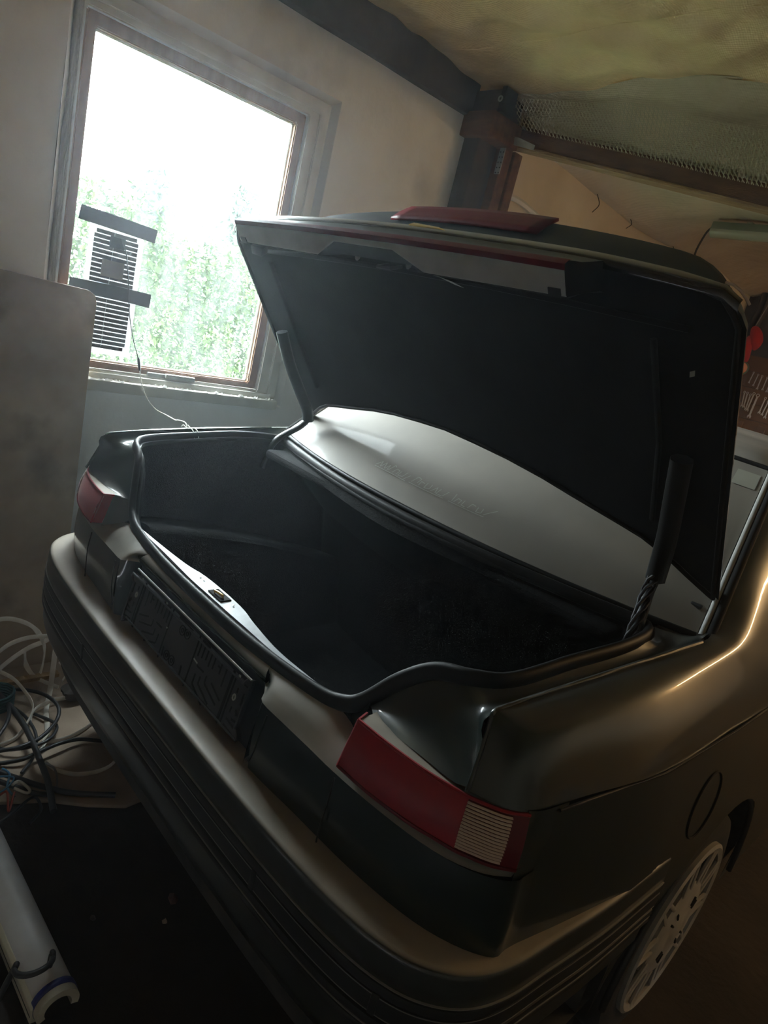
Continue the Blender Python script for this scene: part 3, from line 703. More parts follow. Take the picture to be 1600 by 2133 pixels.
mesh_obj('window_sticker', [q+V(0, -.0012, .0012) for q in p], [(0, 1, 2, 3)], M['sticker'], car, False)

# --- boot opening: rubber seal ring
SEAL = [(0,.115,.845),(.2,.12,.845),(.36,.135,.85),(.42,.145,.862),(.455,.155,.885),(.5,.175,.945),(.545,.195,.985),(.6,.21,1.002),(.635,.26,1.008),(.65,.4,1.02),(.665,.55,1.03),(.655,.66,1.032),(.62,.70,1.032),(.5,.675,1.03),(.25,.625,1.029)]
ring = SEAL + [(0,.61,1.028)] + [(-x, y, z) for (x, y, z) in reversed(SEAL[1:])]
RING = crc(ring, 5)
tube('boot_seal', RING, 0.0125, M['rubber'], car, 10, closed=True, sx=0.75, sz=1.2)
def inset(P, d, dz):
    out = []
    c = V(0, .42, 0)
    for p in P:
        v = V(-p.x, c.y-p.y, 0); v = v.normalized() if v.length > 1e-6 else v
        out.append(p + v*d + V(0, 0, dz))
    return out
tube('seal_inner_lip', inset(RING, .014, -.006), 0.006, M['rubber'], car, 6, closed=True)
# liner well
flr = []
for p in RING:
    flr.append(V(max(-.56, min(.56, p.x*1.0)), max(.20, min(.95, p.y + (.25 if p.y > .5 else .05))), .47))
mid = [a.lerp(b, .35) + V(0, 0, 0) for a, b in zip(inset(RING, .02, -.02), flr)]
for p in mid:
    if p.y > .45: p.y += .10
top = inset(RING, .016, -.008); top2 = inset(RING, .03, -.035)
grid('boot_liner', [top, top2, mid, flr], M['liner'], car, closed=True, flip=True)
mesh_obj('boot_floor', flr, [tuple(range(len(flr)))], M['liner'], car, False)
box('boot_shelf_panel', (-.60, .62, .985), (.60, 1.12, 1.012), M['liner'], car, 0.01, 2)
def hump(s):
    rows = []
    for y, zz in ((.20,.828),(.26,.822),(.40,.802),(.55,.775),(.74,.729),(.92,.68)):
        rows.append([pt(s,(.62,y,zz-.03)), pt(s,(.50,y,zz-.006)), pt(s,(.445,y,zz+.002)), pt(s,(.425,y,zz-.008)), pt(s,(.418,y,zz-.04)), pt(s,(.40,y,.47))])
    grid('boot_side_ledge', dens(rows, 3, 3), M['liner'], car, flip=(s > 0))
both(hump)

# --- gutter between seal and wing, above the lamps
SE = [(.455,.158,.885),(.5,.178,.940),(.545,.198,.980),(.6,.213,.998),(.635,.263,1.004),(.65,.4,1.016),(.665,.55,1.026),(.668,.66,1.028),(.645,.715,1.034)]
EE = [(.503,.128,.893),(.60,.128,.897),(.690,.130,.905),(.685,.148,.957),(.677,.165,1.007),(.701,.40,1.026),(.716,.55,1.037),(.729,.68,1.046),(.722,.79,1.052)]
def gutter(s):
    rows = [[pt(s, p) for p in SE], [], [], [], [pt(s, p) for p in EE]]
    dips = [.001,.003,.004,.006,.012,.022,.022,.022,.01]
    for k in range(1, 4):
        t = k/4
        rows[k] = [pt(s, a).lerp(pt(s, b), t) + V(0, (.006 if i < 3 else 0)*math.sin(math.pi*t), -dips[i]*math.sin(math.pi*t)) for i, (a, b) in enumerate(zip(SE, EE))]
    grid('boot_gutter', dens(rows, 4, 3), M['paint'], car, flip=(s > 0), angle=70)
    # folded edge of the wing
    tube('wing_edge', [pt(s, q) for q in cr([(.697,.126,.903),(.687,.146,.957),(.680,.157,.992),(.677,.164,1.006),(.680,.19,1.0105),(.692,.30,1.020),(.712,.50,1.034),(.733,.72,1.048)], 4)], 0.0035, M['paint'], car, 6)
both(gutter)

# --- tail lamps
LT = [(.502,.10),(.56,.103),(.63,.112),(.68,.125),(.70,.132),(.72,.143),(.745,.160),(.765,.185)]
LB = [(.503,.078),(.57,.082),(.64,.095),(.675,.106),(.71,.118),(.73,.1285),(.755,.145),(.778,.170)]
def lamp(s):
    top = cr([(x, y, .895) for x, y in LT], 4); bot = cr([(x, y, .821) for x, y in LB], 4)
    n = len(top)
    back_t = [p + V(-.006, .030, 0) for p in top]; back_b = [p + V(-.006, .045, 0) for p in bot]
    # housing: top, bottom and inner end
    rows = [[pt(s, q) for q in r] for r in (back_b, bot, [b.lerp(a, .02) for a, b in zip(top, bot)])]
    top_in = [p + V(-.004, .002, .0005) for p in top]
    hs = grid('tail_lamp', [[pt(s, q) for q in r] for r in (top_in, [p + V(-.003, .030, .0) for p in top], [p + V(-.01, .05, -.004) for p in top])], M['bumper'], car, flip=(s < 0))
    hs['label'] = 'dusty tail lamp body with red and clear lenses'
    def seg(name, i0, i1, m, out=0.0, rib=False, zin=0.0):
        R = []
        N = 45 if rib else 8
        for k in range(N+1):
            t = k/N; r = []
            for i in range(i0, i1+1):
                p = top[i].lerp(bot[i], zin + t*(1-2*zin))
                bul = out + .004*math.sin(math.pi*t) + (0.0018*math.sin(k*math.pi*2/3.0) if rib else 0)
                nr = V(.35, -1, 0).normalized() if i < n*0.6 else V(.8, -.6, 0)
                r.append(pt(s, p + nr*bul))
            R.append(r)
        return grid(name, R, m, hs, flip=(s > 0), angle=80 if not rib else 60)
    iw = 16
    seg('red_lens', 0, iw, M['red_dark'] if False else M['red'])
    for k in range(15):
        za, zb = .06 + .88*k/15, .06 + .88*(k+.62)/15; R = []
        for t, o_ in ((za, .0), (za*.8+zb*.2, .0022), ((za+zb)/2, .003), (za*.2+zb*.8, .0022), (zb, .0)):
            r = []
            for i in range(iw, 26):
                p = top[i].lerp(bot[i], t); nr = V(.35, -1, 0).normalized() if i < n*0.6 else V(.8, -.6, 0)
                r.append(pt(s, p + nr*(.001 + .004*math.sin(math.pi*t) + o_)))
            R.append(r)
        grid('clear_lens_rib', R, M['clear_lens'], hs, flip=(s > 0), angle=80)
    seg('red_lens_border', iw, n-1, M['red_dark'], -0.0015)
    seg('red_lens_end', 25, n-1, M['red_dark'], 0.0)
    # top and lower red rims, inner return face
    tube('lens_rim', [pt(s, q) for q in top], 0.0028, M['red'], hs, 6)
    tube('lens_rim', [pt(s, q) for q in bot], 0.0028, M['red_dark'], hs, 6)
    a, b = top[0], bot[0]
    mesh_obj('lens_end_face', [pt(s, q) for q in (a, b, b + V(-.008, .024, 0), a + V(-.008, .024, 0))], [(0, 1, 2, 3)], M['red_dusty'], hs, False)
    tube('lens_end_rim', [pt(s, a), pt(s, a + V(-.008, .024, 0))], 0.0028, M['red'], hs, 6)
    tube('lens_end_rim', [pt(s, a), pt(s, b)], 0.0026, M['red'], hs, 6)
    grid('lamp_side_filler', dens([[pt(s,(.762,.182,.902)), pt(s,(.7715,.205,.900)), pt(s,(.779,.26,.899))], [pt(s,(.772,.180,.86)), pt(s,(.776,.205,.86)), pt(s,(.784,.26,.86))], [pt(s,(.777,.172,.79)), pt(s,(.781,.205,.79)), pt(s,(.789,.26,.79))]], 3, 3), M['paint'], hs, flip=(s < 0))
    # dark wall between lamp and boot seal
    grid('lamp_inner_wall', [[pt(s, (.494,.122,.896)), pt(s, (.474,.150,.893)), pt(s, (.455,.160,.885))], [pt(s, (.495,.101,.815)), pt(s, (.47,.14,.83)), pt(s, (.44,.152,.85))]], M['paint'], hs, flip=(s < 0))
    grid('lamp_underside', [[pt(s, q + V(0, 0, -.001)) for q in bot], [pt(s, q + V(0, .03, -.004)) for q in bot]], M['plastic'], hs)
both(lamp)

# --- rear panel: ledge, panel, plate recess
LEDGE_E = [(.266,.104,.819),(.285,.090,.816),(.304,.075,.812),(.36,.079,.808),(.43,.086,.803),(.488,.090,.800),(.56,.096,.800),(.64,.108,.800),(.70,.125,.800),(.745,.150,.802),(.772,.178,.806)]
LEDGE_S = [(.245,.122,.842),(.27,.125,.842),(.30,.128,.843),(.355,.134,.846),(.41,.142,.850),(.445,.150,.838),(.54,.125,.822),(.62,.13,.822),(.69,.145,.822),(.735,.165,.822),(.762,.19,.822)]
def rear(s):
    E, S = [Vector(q) for q in LEDGE_E], [Vector(q) for q in LEDGE_S]
    X2 = [V(.7735,.205,.806), V(.779,.25,.806)]
    r0 = S; r1 = [a.lerp(b, .5) + V(0, 0, .004) for a, b in zip(S, E)]; r2 = [b + V(0, .006, .002) for b in E]; r3 = [b + V(0, -.001, -.005) for b in E]
    grid('rear_ledge', dens([[pt(s, q) for q in r] for r in (r0, r1, r2, r3)], 3, 2), M['ledge'], car, flip=(s > 0), angle=70)
    rows = []
    for z, dy in ((.0, 0), (-.03, -.004), (-.07, -.006), (-.12, -.002), (-.16, .004), (-.26, .03)):
        r = []
        for i, e in enumerate(E[2:] + X2):
            bz = .016*math.sin(math.pi*min(1, max(0, (.886-(e.z+z))/.5)))*min(1, max(0, (i-5)/3))
            r.append(pt(s, (e.x + bz, e.y + dy*(1 if i < 8 else 0) - .001, (e.z-.005) + z*(1.0))))
        rows.append(r)
    grid('rear_panel', dens(rows, 3, 2), M['paint'], car, flip=(s > 0), angle=60)
    # side cheek of the plate recess and its rounded corner
    rows = [[pt(s, E[2]+V(0,-.001,-.005)), pt(s, E[1]+V(0,-.001,-.005)), pt(s, E[0]+V(0,.002,-.005))],
            [pt(s, (.298,.069,.74)), pt(s, (.283,.085,.74)), pt(s, (.270,.112,.745))],
            [pt(s, (.290,.071,.665)), pt(s, (.278,.085,.665)), pt(s, (.270,.110,.665))]]
    grid('plate_recess_cheek', dens(rows, 4, 4), M['paint'], car, flip=(s < 0), angle=70)
    # pressed line beside the recess
    tube('pressed_line', [pt(s, q) for q in cr([(.325,.0735,.795),(.322,.070,.76),(.315,.069,.72),(.305,.070,.69)], 4)], 0.0022, M['paint'], car, 6)
    tube('panel_gap', [pt(s, q) for q in cr([(.50,.082,.795),(.503,.078,.75),(.50,.078,.70),(.50,.08,.66)], 4)], 0.0015, M['plastic'], car, 6)
both(rear)
rows = [[V(x, .104, .816) for x in (-.27,-.14,0,.14,.27)], [V(x, .112, .79) for x in (-.27,-.14,0,.14,.27)], [V(x, .104, .72) for x in (-.27,-.14,0,.14,.27)], [V(x, .095, .64) for x in (-.27,-.14,0,.14,.27)]]
grid('plate_recess_back', dens(rows, 3, 3), M['plastic'], car, flip=True)
grid('plate_recess_brow', dens([[V(x, .122, .843) for x in (-.25,-.12,0,.12,.25)], [V(x, .108, .834) for x in (-.258,-.12,0,.12,.258)], [V(x, .101, .822) for x in (-.266,-.13,0,.13,.266)], [V(x, .104, .812) for x in (-.268,-.13,0,.13,.268)]], 3, 3), M['ledge'], car, flip=True)
# latch plate along the inside of the seal
plate_pts_o = [(-.36,.136,.858),(-.23,.131,.860),(-.14,.127,.860),(-.08,.124,.860),(0,.124,.860),(.08,.124,.860),(.14,.125,.860),(.24,.128,.858),(.36,.136,.857)]
plate_pts_i = [(-.36,.142,.858),(-.23,.144,.860),(-.14,.149,.861),(-.08,.160,.861),(0,.163,.861),(.08,.160,.861),(.14,.149,.861),(.24,.140,.858),(.36,.146,.857)]
o_, i_ = cr(plate_pts_o, 6), cr(plate_pts_i, 6)
lp = grid('latch_plate', [[p + V(0, 0, -.006) for p in o_], o_, i_, [p + V(0, .002, -.01) for p in i_]], M['primer'], car, flip=True, angle=40)
box('latch_hole', (-.012, .130, .8605), (.042, .156, .8632), M['slot'], lp, 0.0012)
tube('striker', [V(.004,.137,.861), V(.004,.137,.868), V(.018,.139,.869), V(.030,.141,.868), V(.030,.141,.861)], 0.003, M['brass'], lp, 8)
for xx in (-.075, -.06, .062):
    lathe('plate_screw', [(.0, 0), (.002, .003), (.003, 0)], M['steel'], (xx, .148, .861), 'Z', 10, lp)

# --- licence plate holder, empty, with moulded slots
PO = V(0, .0953, .808); PU = V(0, .176, .984)      # plane: origin at the top middle, direction up
PU = PU.normalized(); PN = V(0, -.984, .176).normalized()
def pp(x, d, out=0.0): return PO + V(x, 0, 0) - PU*d + PN*out       # d downwards from the top edge
hw, hh, rc = .259, .128, .016
out = []
for cx, cd, a0 in ((hw-rc, rc, 90), (-hw+rc, rc, 180), (-hw+rc, hh-rc, 270), (hw-rc, hh-rc, 0)):
    for k in range(6):
        a = math.radians(a0 + 18*k) if False else math.radians(a0 - 0 + 18*k)
        out.append((cx + rc*math.cos(a), cd - rc*math.sin(a)))
poly = [pp(x, d, .004) for x, d in out]
hold = prism('licence_plate_holder', poly, -PN*0.009, M['holder'], car, 0.0)
hold['label'] = 'empty black licence plate holder with moulded slots'
rim = tube('holder_rim', [pp(x, d, .005) for x, d in out], 0.0026, M['holder'], hold, 6, closed=True)
edge = tube('holder_top_edge', [pp(x, -.0005, .005) for x in (-.243, -.1, .1, .243)], 0.0022, M['grey_trim'], hold, 6)
def slot(x0, d0, x1, d1, w=.0045, m='slot', name='slot', o=.0046):
    a, b = pp(x0, d0, o), pp(x1, d1, o); t = (b-a).normalized(); n = t.cross(PN)*(w/2)
    prism(name, [a-n, a+n, b+n, b-n], PN*0.0006, M[m], hold, 0, False)
for sx in (-1, 1):
    slot(sx*.190, .010, sx*.190, .118, .007); slot(sx*.200, .020, sx*.200, .112, .004)
    slot(sx*.058, .008, sx*.058, .120, .004)
    # stacked bars near the inner edge
    for k in range(5): slot(sx*(.070+.014*k), .014 + .004*(k % 2), sx*(.070+.014*k), .046 - .003*(k % 3), .004)
    slot(sx*.070, .012, sx*.100, .012, .004); slot(sx*.150, .016, sx*.150, .040, .004); slot(sx*.168, .020, sx*.168, .056, .004); slot(sx*.140, .028, sx*.152, .028, .004)
    # chevron bars
    slot(sx*.078, .062, sx*.105, .062, .004); slot(sx*.082, .078, sx*.082, .100, .004); slot(sx*.082, .1, sx*.13, .118, .004)
    slot(sx*.100, .074, sx*.100, .090, .004); slot(sx*.100, .090, sx*.148, .106, .004)
    slot(sx*.118, .062, sx*.118, .078, .004); slot(sx*.118, .078, sx*.170, .094, .004); slot(sx*.138, .066, sx*.178, .080, .004)
    # outer column
    slot(sx*.214, .016, sx*.246, .016, .003); slot(sx*.216, .030, sx*.216, .040, .004); slot(sx*.236, .030, sx*.236, .054, .004)
    slot(sx*.216, .068, sx*.216, .080, .004); slot(sx*.230, .066, sx*.236, .076, .006); slot(sx*.212, .094, sx*.240, .098, .004); slot(sx*.210, .108, sx*.246, .112, .004); slot(sx*.226,.088,sx*.240,.086,.004)
    ring_ = [pp(sx*.214 + .0038*math.cos(a), .050 + .0055*math.sin(a), .006) for a in [k*math.pi/6 for k in range(12)]]
    tube('screw_washer', ring_, 0.0016, M['sticker'], hold, 6, closed=True)
    slot(sx*.212, .0095, sx*.206, .0095, .004, 'sticker', 'clip', .0052)
slot(-.092, .010, -.086, .010, .004, 'sticker', 'clip', .0052)
slot(.062, .056, .078, .058, .003, 'sticker', 'clip', .0052); slot(-.062, .052, -.058, .052, .003, 'sticker', 'clip', .0052)
for cx, cd in ((-.030, .100), (-.008, .100), (-.006, .030), (.014, .028)):
    for r_ in (.010, .004):
        tube('round_slot', [pp(cx + r_*math.cos(a), cd + r_*math.sin(a), .0046) for a in [k*math.pi/8 for k in range(16)]], 0.0012, M['slot'], hold, 5, closed=True)
slot(-.050, .090, -.046, .112, .005); slot(.03, .09, .034, .115, .005); slot(-.03, .012, .03, .012, .003)

# --- bumper
BP = [(0,.017),(.30,.019),(.50,.026),(.62,.038),(.70,.058),(.753,.088),(.792,.135),(.813,.20),(.823,.30),(.836,.45),(.843,.655)]
path = cr([(x, y, 0) for x, y in BP], 6)
full = [V(-p.x, p.y, 0) for p in reversed(path[1:])] + path
Tn = frames(full)
nor = [V(t.y, -t.x, 0) for t in Tn]
def sweep(name, prof, m, parent, i0=0, i1=None, angle=40, capm=False):
    i1 = len(full) if i1 is None else i1
    rows = [[full[i] + nor[i]*d + V(0, 0, z) for i in range(i0, i1)] for d, z in prof]
    return grid(name, rows, m, parent, flip=True, angle=angle)
bum = sweep('bumper', [(-.085,.672),(-.05,.674),(-.025,.6735),(-.009,.6725),(-.003,.6705),(.0,.667),(.0015,.660),(.003,.634),(.003,.560+.055),(.000,.612),(.000,.52),(-.002,.47),(-.010,.445),(-.03,.435)], M['bumper'], car, angle=50)
for zc, h_, mm in ((.604, .010, 'plastic'), (.578, .018, 'plastic'), (.546, .009, 'plastic'), (.527, .007, 'plastic')):
    sweep('bumper_strip', [(-.002, zc+h_), (.005, zc+h_-.002), (.0065, zc), (.005, zc-h_+.002), (-.002, zc-h_)], M['plastic'], bum)
for zc in (.6165, .592, .5615, .5365):
    sweep('bumper_groove_line', [(.001, zc+.0016), (.0055, zc+.0008), (.0055, zc-.0008), (.001, zc-.0016)], M['wire_grey'], bum)
sweep('bumper_valance', [(-.028,.437),(-.04,.43),(-.048,.40),(-.052,.36),(-.058,.335),(-.09,.33)], M['valance'], bum)
# clips seen between the strips
for i in (54, 70, 30, 84):
    p = full[i]; n = nor[i]; t = Tn[i]
    prism('strip_clip', [p+n*.004+t*.006+V(0,0,.597), p+n*.004-t*.006+V(0,0,.597), p+n*.004-t*.006+V(0,0,.560), p+n*.004+t*.006+V(0,0,.560)], n*.004, M['plastic'], bum, .0015)
# scraped lower edge
for k in range(14):
    i = random.randint(8, 34); p = full[i]; n = nor[i]; t = Tn[i]; z = .47 + random.uniform(-.012, .025); L_ = random.uniform(.006, .03)
    tube('scrape', [p+n*.0015+t*(-L_)+V(0,0,z), p+n*.003+V(0,0,z-.004), p+n*.0015+t*L_+V(0,0,z-random.uniform(.003,.012))], 0.0012, M['wire_grey'], bum, 5)

# --- wheels
def wheel(s, wy, detail):
    cx = s*.832
    prof = [(-.20,.20),(-.205,.25),(-.195,.285),(-.17,.297),(-.03,.297),(-.008,.285),(.0,.255),(-.004,.225),(-.012,.21),(-.03,.205)]
    if s < 0: prof = [(-a, b) for a, b in prof]
    w = lathe('wheel', prof, M['tyre'], (cx, wy, .297), 'X', 56, car)
    if not detail: 
        lathe('wheel_cover', [(0, .0), (0, .2)], M['wheel'], (cx-s*.015, wy, .297), 'X', 40, w); return
    o = (cx, wy, .297)
    lathe('wheel_cover_ring', [(-.02,.222),(.004,.222),(.008,.214),(.004,.200),(-.02,.200)], M['wheel'], o, 'X', 64, w)
    lathe('wheel_cover_back', [(-.03,.0),(-.03,.205)], M['slot'], o, 'X', 48, w)
    lathe('wheel_cover_disc', [(-.02,.128),(.002,.126),(.008,.110),(.010,.06),(.009,.035),(.012,.030),(.012,.0)], M['wheel'], o, 'X', 64, w)
    for k in range(20):
        a = 2*math.pi*k/20 + .05; a2 = a + (.10 if k % 2 else -.10)
        p0 = V(o[0]+.002, wy+.118*math.cos(a), .297+.118*math.sin(a)); p1 = V(o[0]+.002, wy+.206*math.cos(a2), .297+.206*math.sin(a2))
        tube('wheel_spoke', [p0, p1], .0062, M['wheel'], w, 6, sx=.8)
    for k in range(4):
        for e in (-.16, .16):
            a = math.pi/2*k + math.pi/4 + e
            c = V(o[0]+.0098, wy+.075*math.cos(a), .297+.075*math.sin(a)); rd = V(0, math.cos(a), math.sin(a))
            tube('wheel_cover_slot', [c-rd*.012, c+rd*.012], .0035, M['slot'], w, 6)
wheel(1, 1.0, True); wheel(-1, 1.0, False); wheel(1, FW, False); wheel(-1, FW, False)
# fuel flap outline
fx = lambda y, z: xbase(y) + .004 + .016*math.sin(math.pi*min(1, max(0, (.886-z)/.5)))
FY, FZ = .742, .752
loop = [V(fx(FY+.062*math.cos(a), FZ+.07*math.sin(a))+.0005, FY+.062*math.cos(a), FZ+.07*math.sin(a)) for a in [2*math.pi*k/40 for k in range(40)]]
ff = tube('fuel_flap_gap', loop, .0022, M['slot'], car, 6, closed=True)

# --- boot lid, raised
F0 = V(0, .832, 1.10); DV = V(0, -.614, .789).normalized(); NV = V(0, .789, .614).normalized()
def lp_(x, v, w): return F0 + V(x, 0, 0) + DV*v + NV*w
def vfront(x):
    a = abs(x); P = [(0,.187),(.11,.180),(.25,.166),(.40,.130),(.50,.108),(.577,.089),(.625,.053),(.706,.002)]
    for (p, q), (r, t) in zip(P, P[1:]):
        if p <= a <= r: return q + (t-q)*(a-p)/(r-p)
    return .002
def vrear(x):
    a = min(abs(x), .706); return .692 - .010*(a/.42)**2 - .012*max(0, (a-.42)/.286)**1.5
XS = [-.706,-.697,-.68,-.65,-.60,-.55,-.50,-.44,-.38,-.3,-.2,-.1,0,.1,.2,.3,.38,.44,.50,.55,.60,.65,.68,.697,.706]
def lidgrid(w_fn, inset_=0.0):
    rows = []
    for k in range(15):
        t = k/14; r = []
        for x in XS:
            v0, v1 = vfront(x) + inset_, vrear(x) - inset_
            # rounded rear corner
            e = max(0, (abs(x)-.665)/.041); v1 -= .045*e**2.2
            v = v0 + (v1-v0)*t; xx = x*(1-inset_/.7)
            r.append(lp_(xx, v, w_fn(xx, t)))
        rows.append(r)
    return rows
def skin_rows():
    return [[V(q.x*.978, q.y, q.z) for q in r] for r in lidgrid(lambda x, t: .024 + .010*math.sin(math.pi*t)*(1-(x/.75)**2))]
skin = grid('boot_lid', skin_rows(), M['paint'], car, flip=True, angle=60)
skin['label'] = 'raised boot lid with dark lining and rear wing'
inner = lidgrid(lambda x, t: .002 + .010*math.sin(math.pi*t)*(1-(x/.7)**4), 0.004)
grid('lid_lining', inner, M['lining'], skin, angle=60)
# rim joining skin and lining
def border(g): return [g[0][j] for j in range(len(XS))] + [g[i][-1] for i in range(1, 15)] + [g[-1][j] for j in range(len(XS)-2, -1, -1)] + [g[i][0] for i in range(13, 0, -1)]
bo, bi = border(skin_rows()), border(inner)
grid('lid_rim', [bo, [a.lerp(b, .5) + ((a+b)/2 - lp_(0,.4,.015)).normalized()*.002 for a, b in zip(bo, bi)], bi], M['paint'], skin, closed=True)
tube('lid_edge_seal', [V(q.x*.985, q.y, q.z) - NV*.002 for q in bi], .005, M['rubber'], skin, 6, closed=True)
# pale edge at the right rear corner
tube('pale_edge', [lp_(x, vrear(x) - .045*(max(0,(x-.665)/.041))**2.2 + .004, .016) for x in (.66,.672,.682,.69,.696)], .0022, M['clear_lens'], skin, 6)
XL = [-.69+1.38*k/60 for k in range(61)]
def vr2(x): return vrear(x) - .045*max(0, (abs(x)-.665)/.041)**2.2
def fade(x): return 1 - max(0, (abs(x)-.60)/.10)*.6
grid('lid_rear_lip', [[lp_(x*.985, vr2(x)-.004, .004+.024*fade(x)) for x in XL], [lp_(x*.993, vr2(x)+.003, .004+.016*fade(x)) for x in XL], [lp_(x, vr2(x)+.005, .008) for x in XL], [lp_(x, vr2(x)+.003, -.003) for x in XL], [lp_(x, vr2(x)-.008, -.006) for x in XL]], M['lip'], skin, flip=True, angle=70)
# pressed frame on the lining
for s in (1, -1):
    tube('lining_rib', [lp_(s*.56, .16, .0), lp_(s*.57, .35, .004), lp_(s*.56, .56, .0)], .006, M['lining'], skin, 6)
tube('lining_rib', [lp_(x, .605 - .01*(x/.5)**2, -.002) for x in (-.62,-.4,-.2,0,.2,.4,.62)], .006, M['lining'], skin, 6)
prism('lining_tag', [lp_(.625,.508,-.004), lp_(.633,.512,-.004), lp_(.633,.522,-.004), lp_(.625,.518,-.004)], -NV*.001, M['sticker'], skin)
# rear drop of the lid: light bar lens on the rear face, grey garnish below it, inner slope
XB = [-.476,-.46,-.4,-.3,-.2,-.163,-.12,-.089,0,.089,.12,.163,.2,.3,.4,.46,.476]
def vb(x): return .722 - .006*(x/.476)**2
rows = [[lp_(x, vrear(x)+.001, .002) for x in XB], [lp_(x, vrear(x)*.62+vb(x)*.38, -.03) for x in XB], [lp_(x, vrear(x)*.3+vb(x)*.7, -.058) for x in XB], [lp_(x, vb(x)+.002, -.082) for x in XB]]
grid('light_bar_lens', rows, M['bar_black'], skin, flip=True)
rows = [[lp_(x, vb(x)+.0025, -.080) for x in XB], [lp_(x, vb(x)+.005, -.088) for x in XB], [lp_(x, vb(x)+.004, -.0975) for x in XB], [lp_(x, vb(x)-.006, -.0995) for x in XB]]
grid('light_bar_edge', rows, M['red_bar'], skin, flip=True)
def vgar(x):
    a = abs(x)
    if a < .089: return .703
    if a < .163: return .703 - (.703-.668)*(a-.089)/.074
    return .668
rows = [[lp_(x, vb(x)-.005, -.1) for x in XB], [lp_(x, vgar(x)+.004, -.1015) for x in XB], [lp_(x, vgar(x), -.099) for x in XB]]
grid('lid_garnish', rows, M['grey_trim'], skin, flip=True)
rows = [[lp_(x, vgar(x)+.001, -.099) for x in XB], [lp_(x, vgar(x)-.004, -.096) for x in XB], [lp_(x, min(vgar(x)-.01, .655), -.06) for x in XB], [lp_(x, .63, -.005) for x in XB]]
grid('lid_inner_slope', rows, M['lining'], skin, flip=True)
for s in (1, -1):
    mesh_obj('light_bar_end', [lp_(s*.476, vrear(.476), .0), lp_(s*.476, vrear(.476)*.3+vb(.476)*.7, -.058), lp_(s*.476, vb(.476), -.099), lp_(s*.476, .668, -.1), lp_(s*.476, .655, -.06), lp_(s*.476, .63, 0)], [(0,1,2,3,4,5)], M['slot'], skin, False)
    prism('garnish_notch', [lp_(s*.445,.668,-.102), lp_(s*.468,.668,-.102), lp_(s*.468,.682,-.102), lp_(s*.445,.682,-.102)], -NV*.002, M['plastic'], skin)
# little lugs at the left end of the light bar
prism('end_lug', [lp_(-.476,.712,-.07), lp_(-.498,.706,-.072), lp_(-.476,.702,-.07)], NV*.006, M['plastic'], skin)
prism('end_lug', [lp_(-.476,.668,-.098), lp_(-.490,.664,-.1), lp_(-.476,.658,-.098)], NV*.01, M['plastic'], skin)
prism('end_lug', [lp_(-.45,.660,-.095), lp_(-.45,.640,-.10), lp_(-.41,.636,-.10), lp_(-.40,.655,-.095)], NV*.02, M['plastic'], skin, .002)
tube('latch_loop', [lp_(-.02,.63,-.03), lp_(-.02,.64,-.06), lp_(.02,.64,-.06), lp_(.02,.63,-.03)], .0035, M['plastic'], skin, 6)
for x in (-.34,-.10,.06,.12): lathe('lid_screw', [(0,0),(.003,.006),(.0,.008)], M['wire_grey'], lp_(x,.645,-.045), 'Y', 10, skin)
vs = [lp_(.125,.665,-.075), lp_(.135,.655,-.072), lp_(.16,.618,-.028), lp_(.175,.600,-.014), lp_(.15,.602,-.012), lp_(.138,.64,-.05)]
mesh_obj('torn_label', [v - NV*.004 for v in vs], [(0,1,2,3,4,5)], M['grey_trim'], skin, False)
# rear wing with its brake light
def wing_sec(x):
    a = abs(x); t = a/.66
    top = .252 - .055*t**2 - .13*max(0, (t-.72)/.28)**2.2; back = .150*max(0, 1-t**6) 
    return [(.600, .035), (.622, .070), (.632, top*.55+.03), (.628, top-.02), (.617, top), (.598, top+.004), (.56, top-.012), (.53, max(.05, top*.62)), (.50, .038)]
XW = [-.66,-.645,-.62,-.58,-.52,-.44,-.34,-.217,-.1,0,.1,.214,.34,.44,.52,.58,.62,.645,.66]
secs = [[lp_(x, v - .035*(abs(x)/.66)**2, w) for v, w in wing_sec(x)] for x in XW]
wing = grid('rear_wing', dens(list(map(list, zip(*secs))), 2, 1), M['spoiler'], skin, flip=False, angle=70)
for e in (secs[0], secs[-1]):
    mesh_obj('wing_end', e, [tuple(range(len(e)))], M['spoiler'], skin, False)
rows = []
for q in range(5):
    t = q/4; r = []
    for k in range(15):
        x = -.215 + .430*k/14
        s_ = wing_sec(x); dv_ = .035*(abs(x)/.66)**2
        a = lp_(x, s_[2][0] - dv_ + .002, s_[2][1] - .004); b = lp_(x, s_[3][0] - dv_ + .003, s_[3][1] + .006)
        p = a.lerp(b, t) + DV*(.0025*math.sin(math.pi*t)); r.append(p)
    rows.append(r)
hb_ = grid('high_brake_light', rows, M['red_bar'], skin, flip=True); md = hb_.modifiers.new('t', 'SOLIDIFY'); md.thickness = .006; md.offset = -1
# brass sliver put in as a gold glint between wing and lid edge
prism('gold_glint', [lp_(.02,.697,.012), lp_(.10,.695,.011), lp_(.13,.692,.010), lp_(.10,.695,.017), lp_(.03,.698,.019)], DV*.003, M['brass'], skin, .0008)
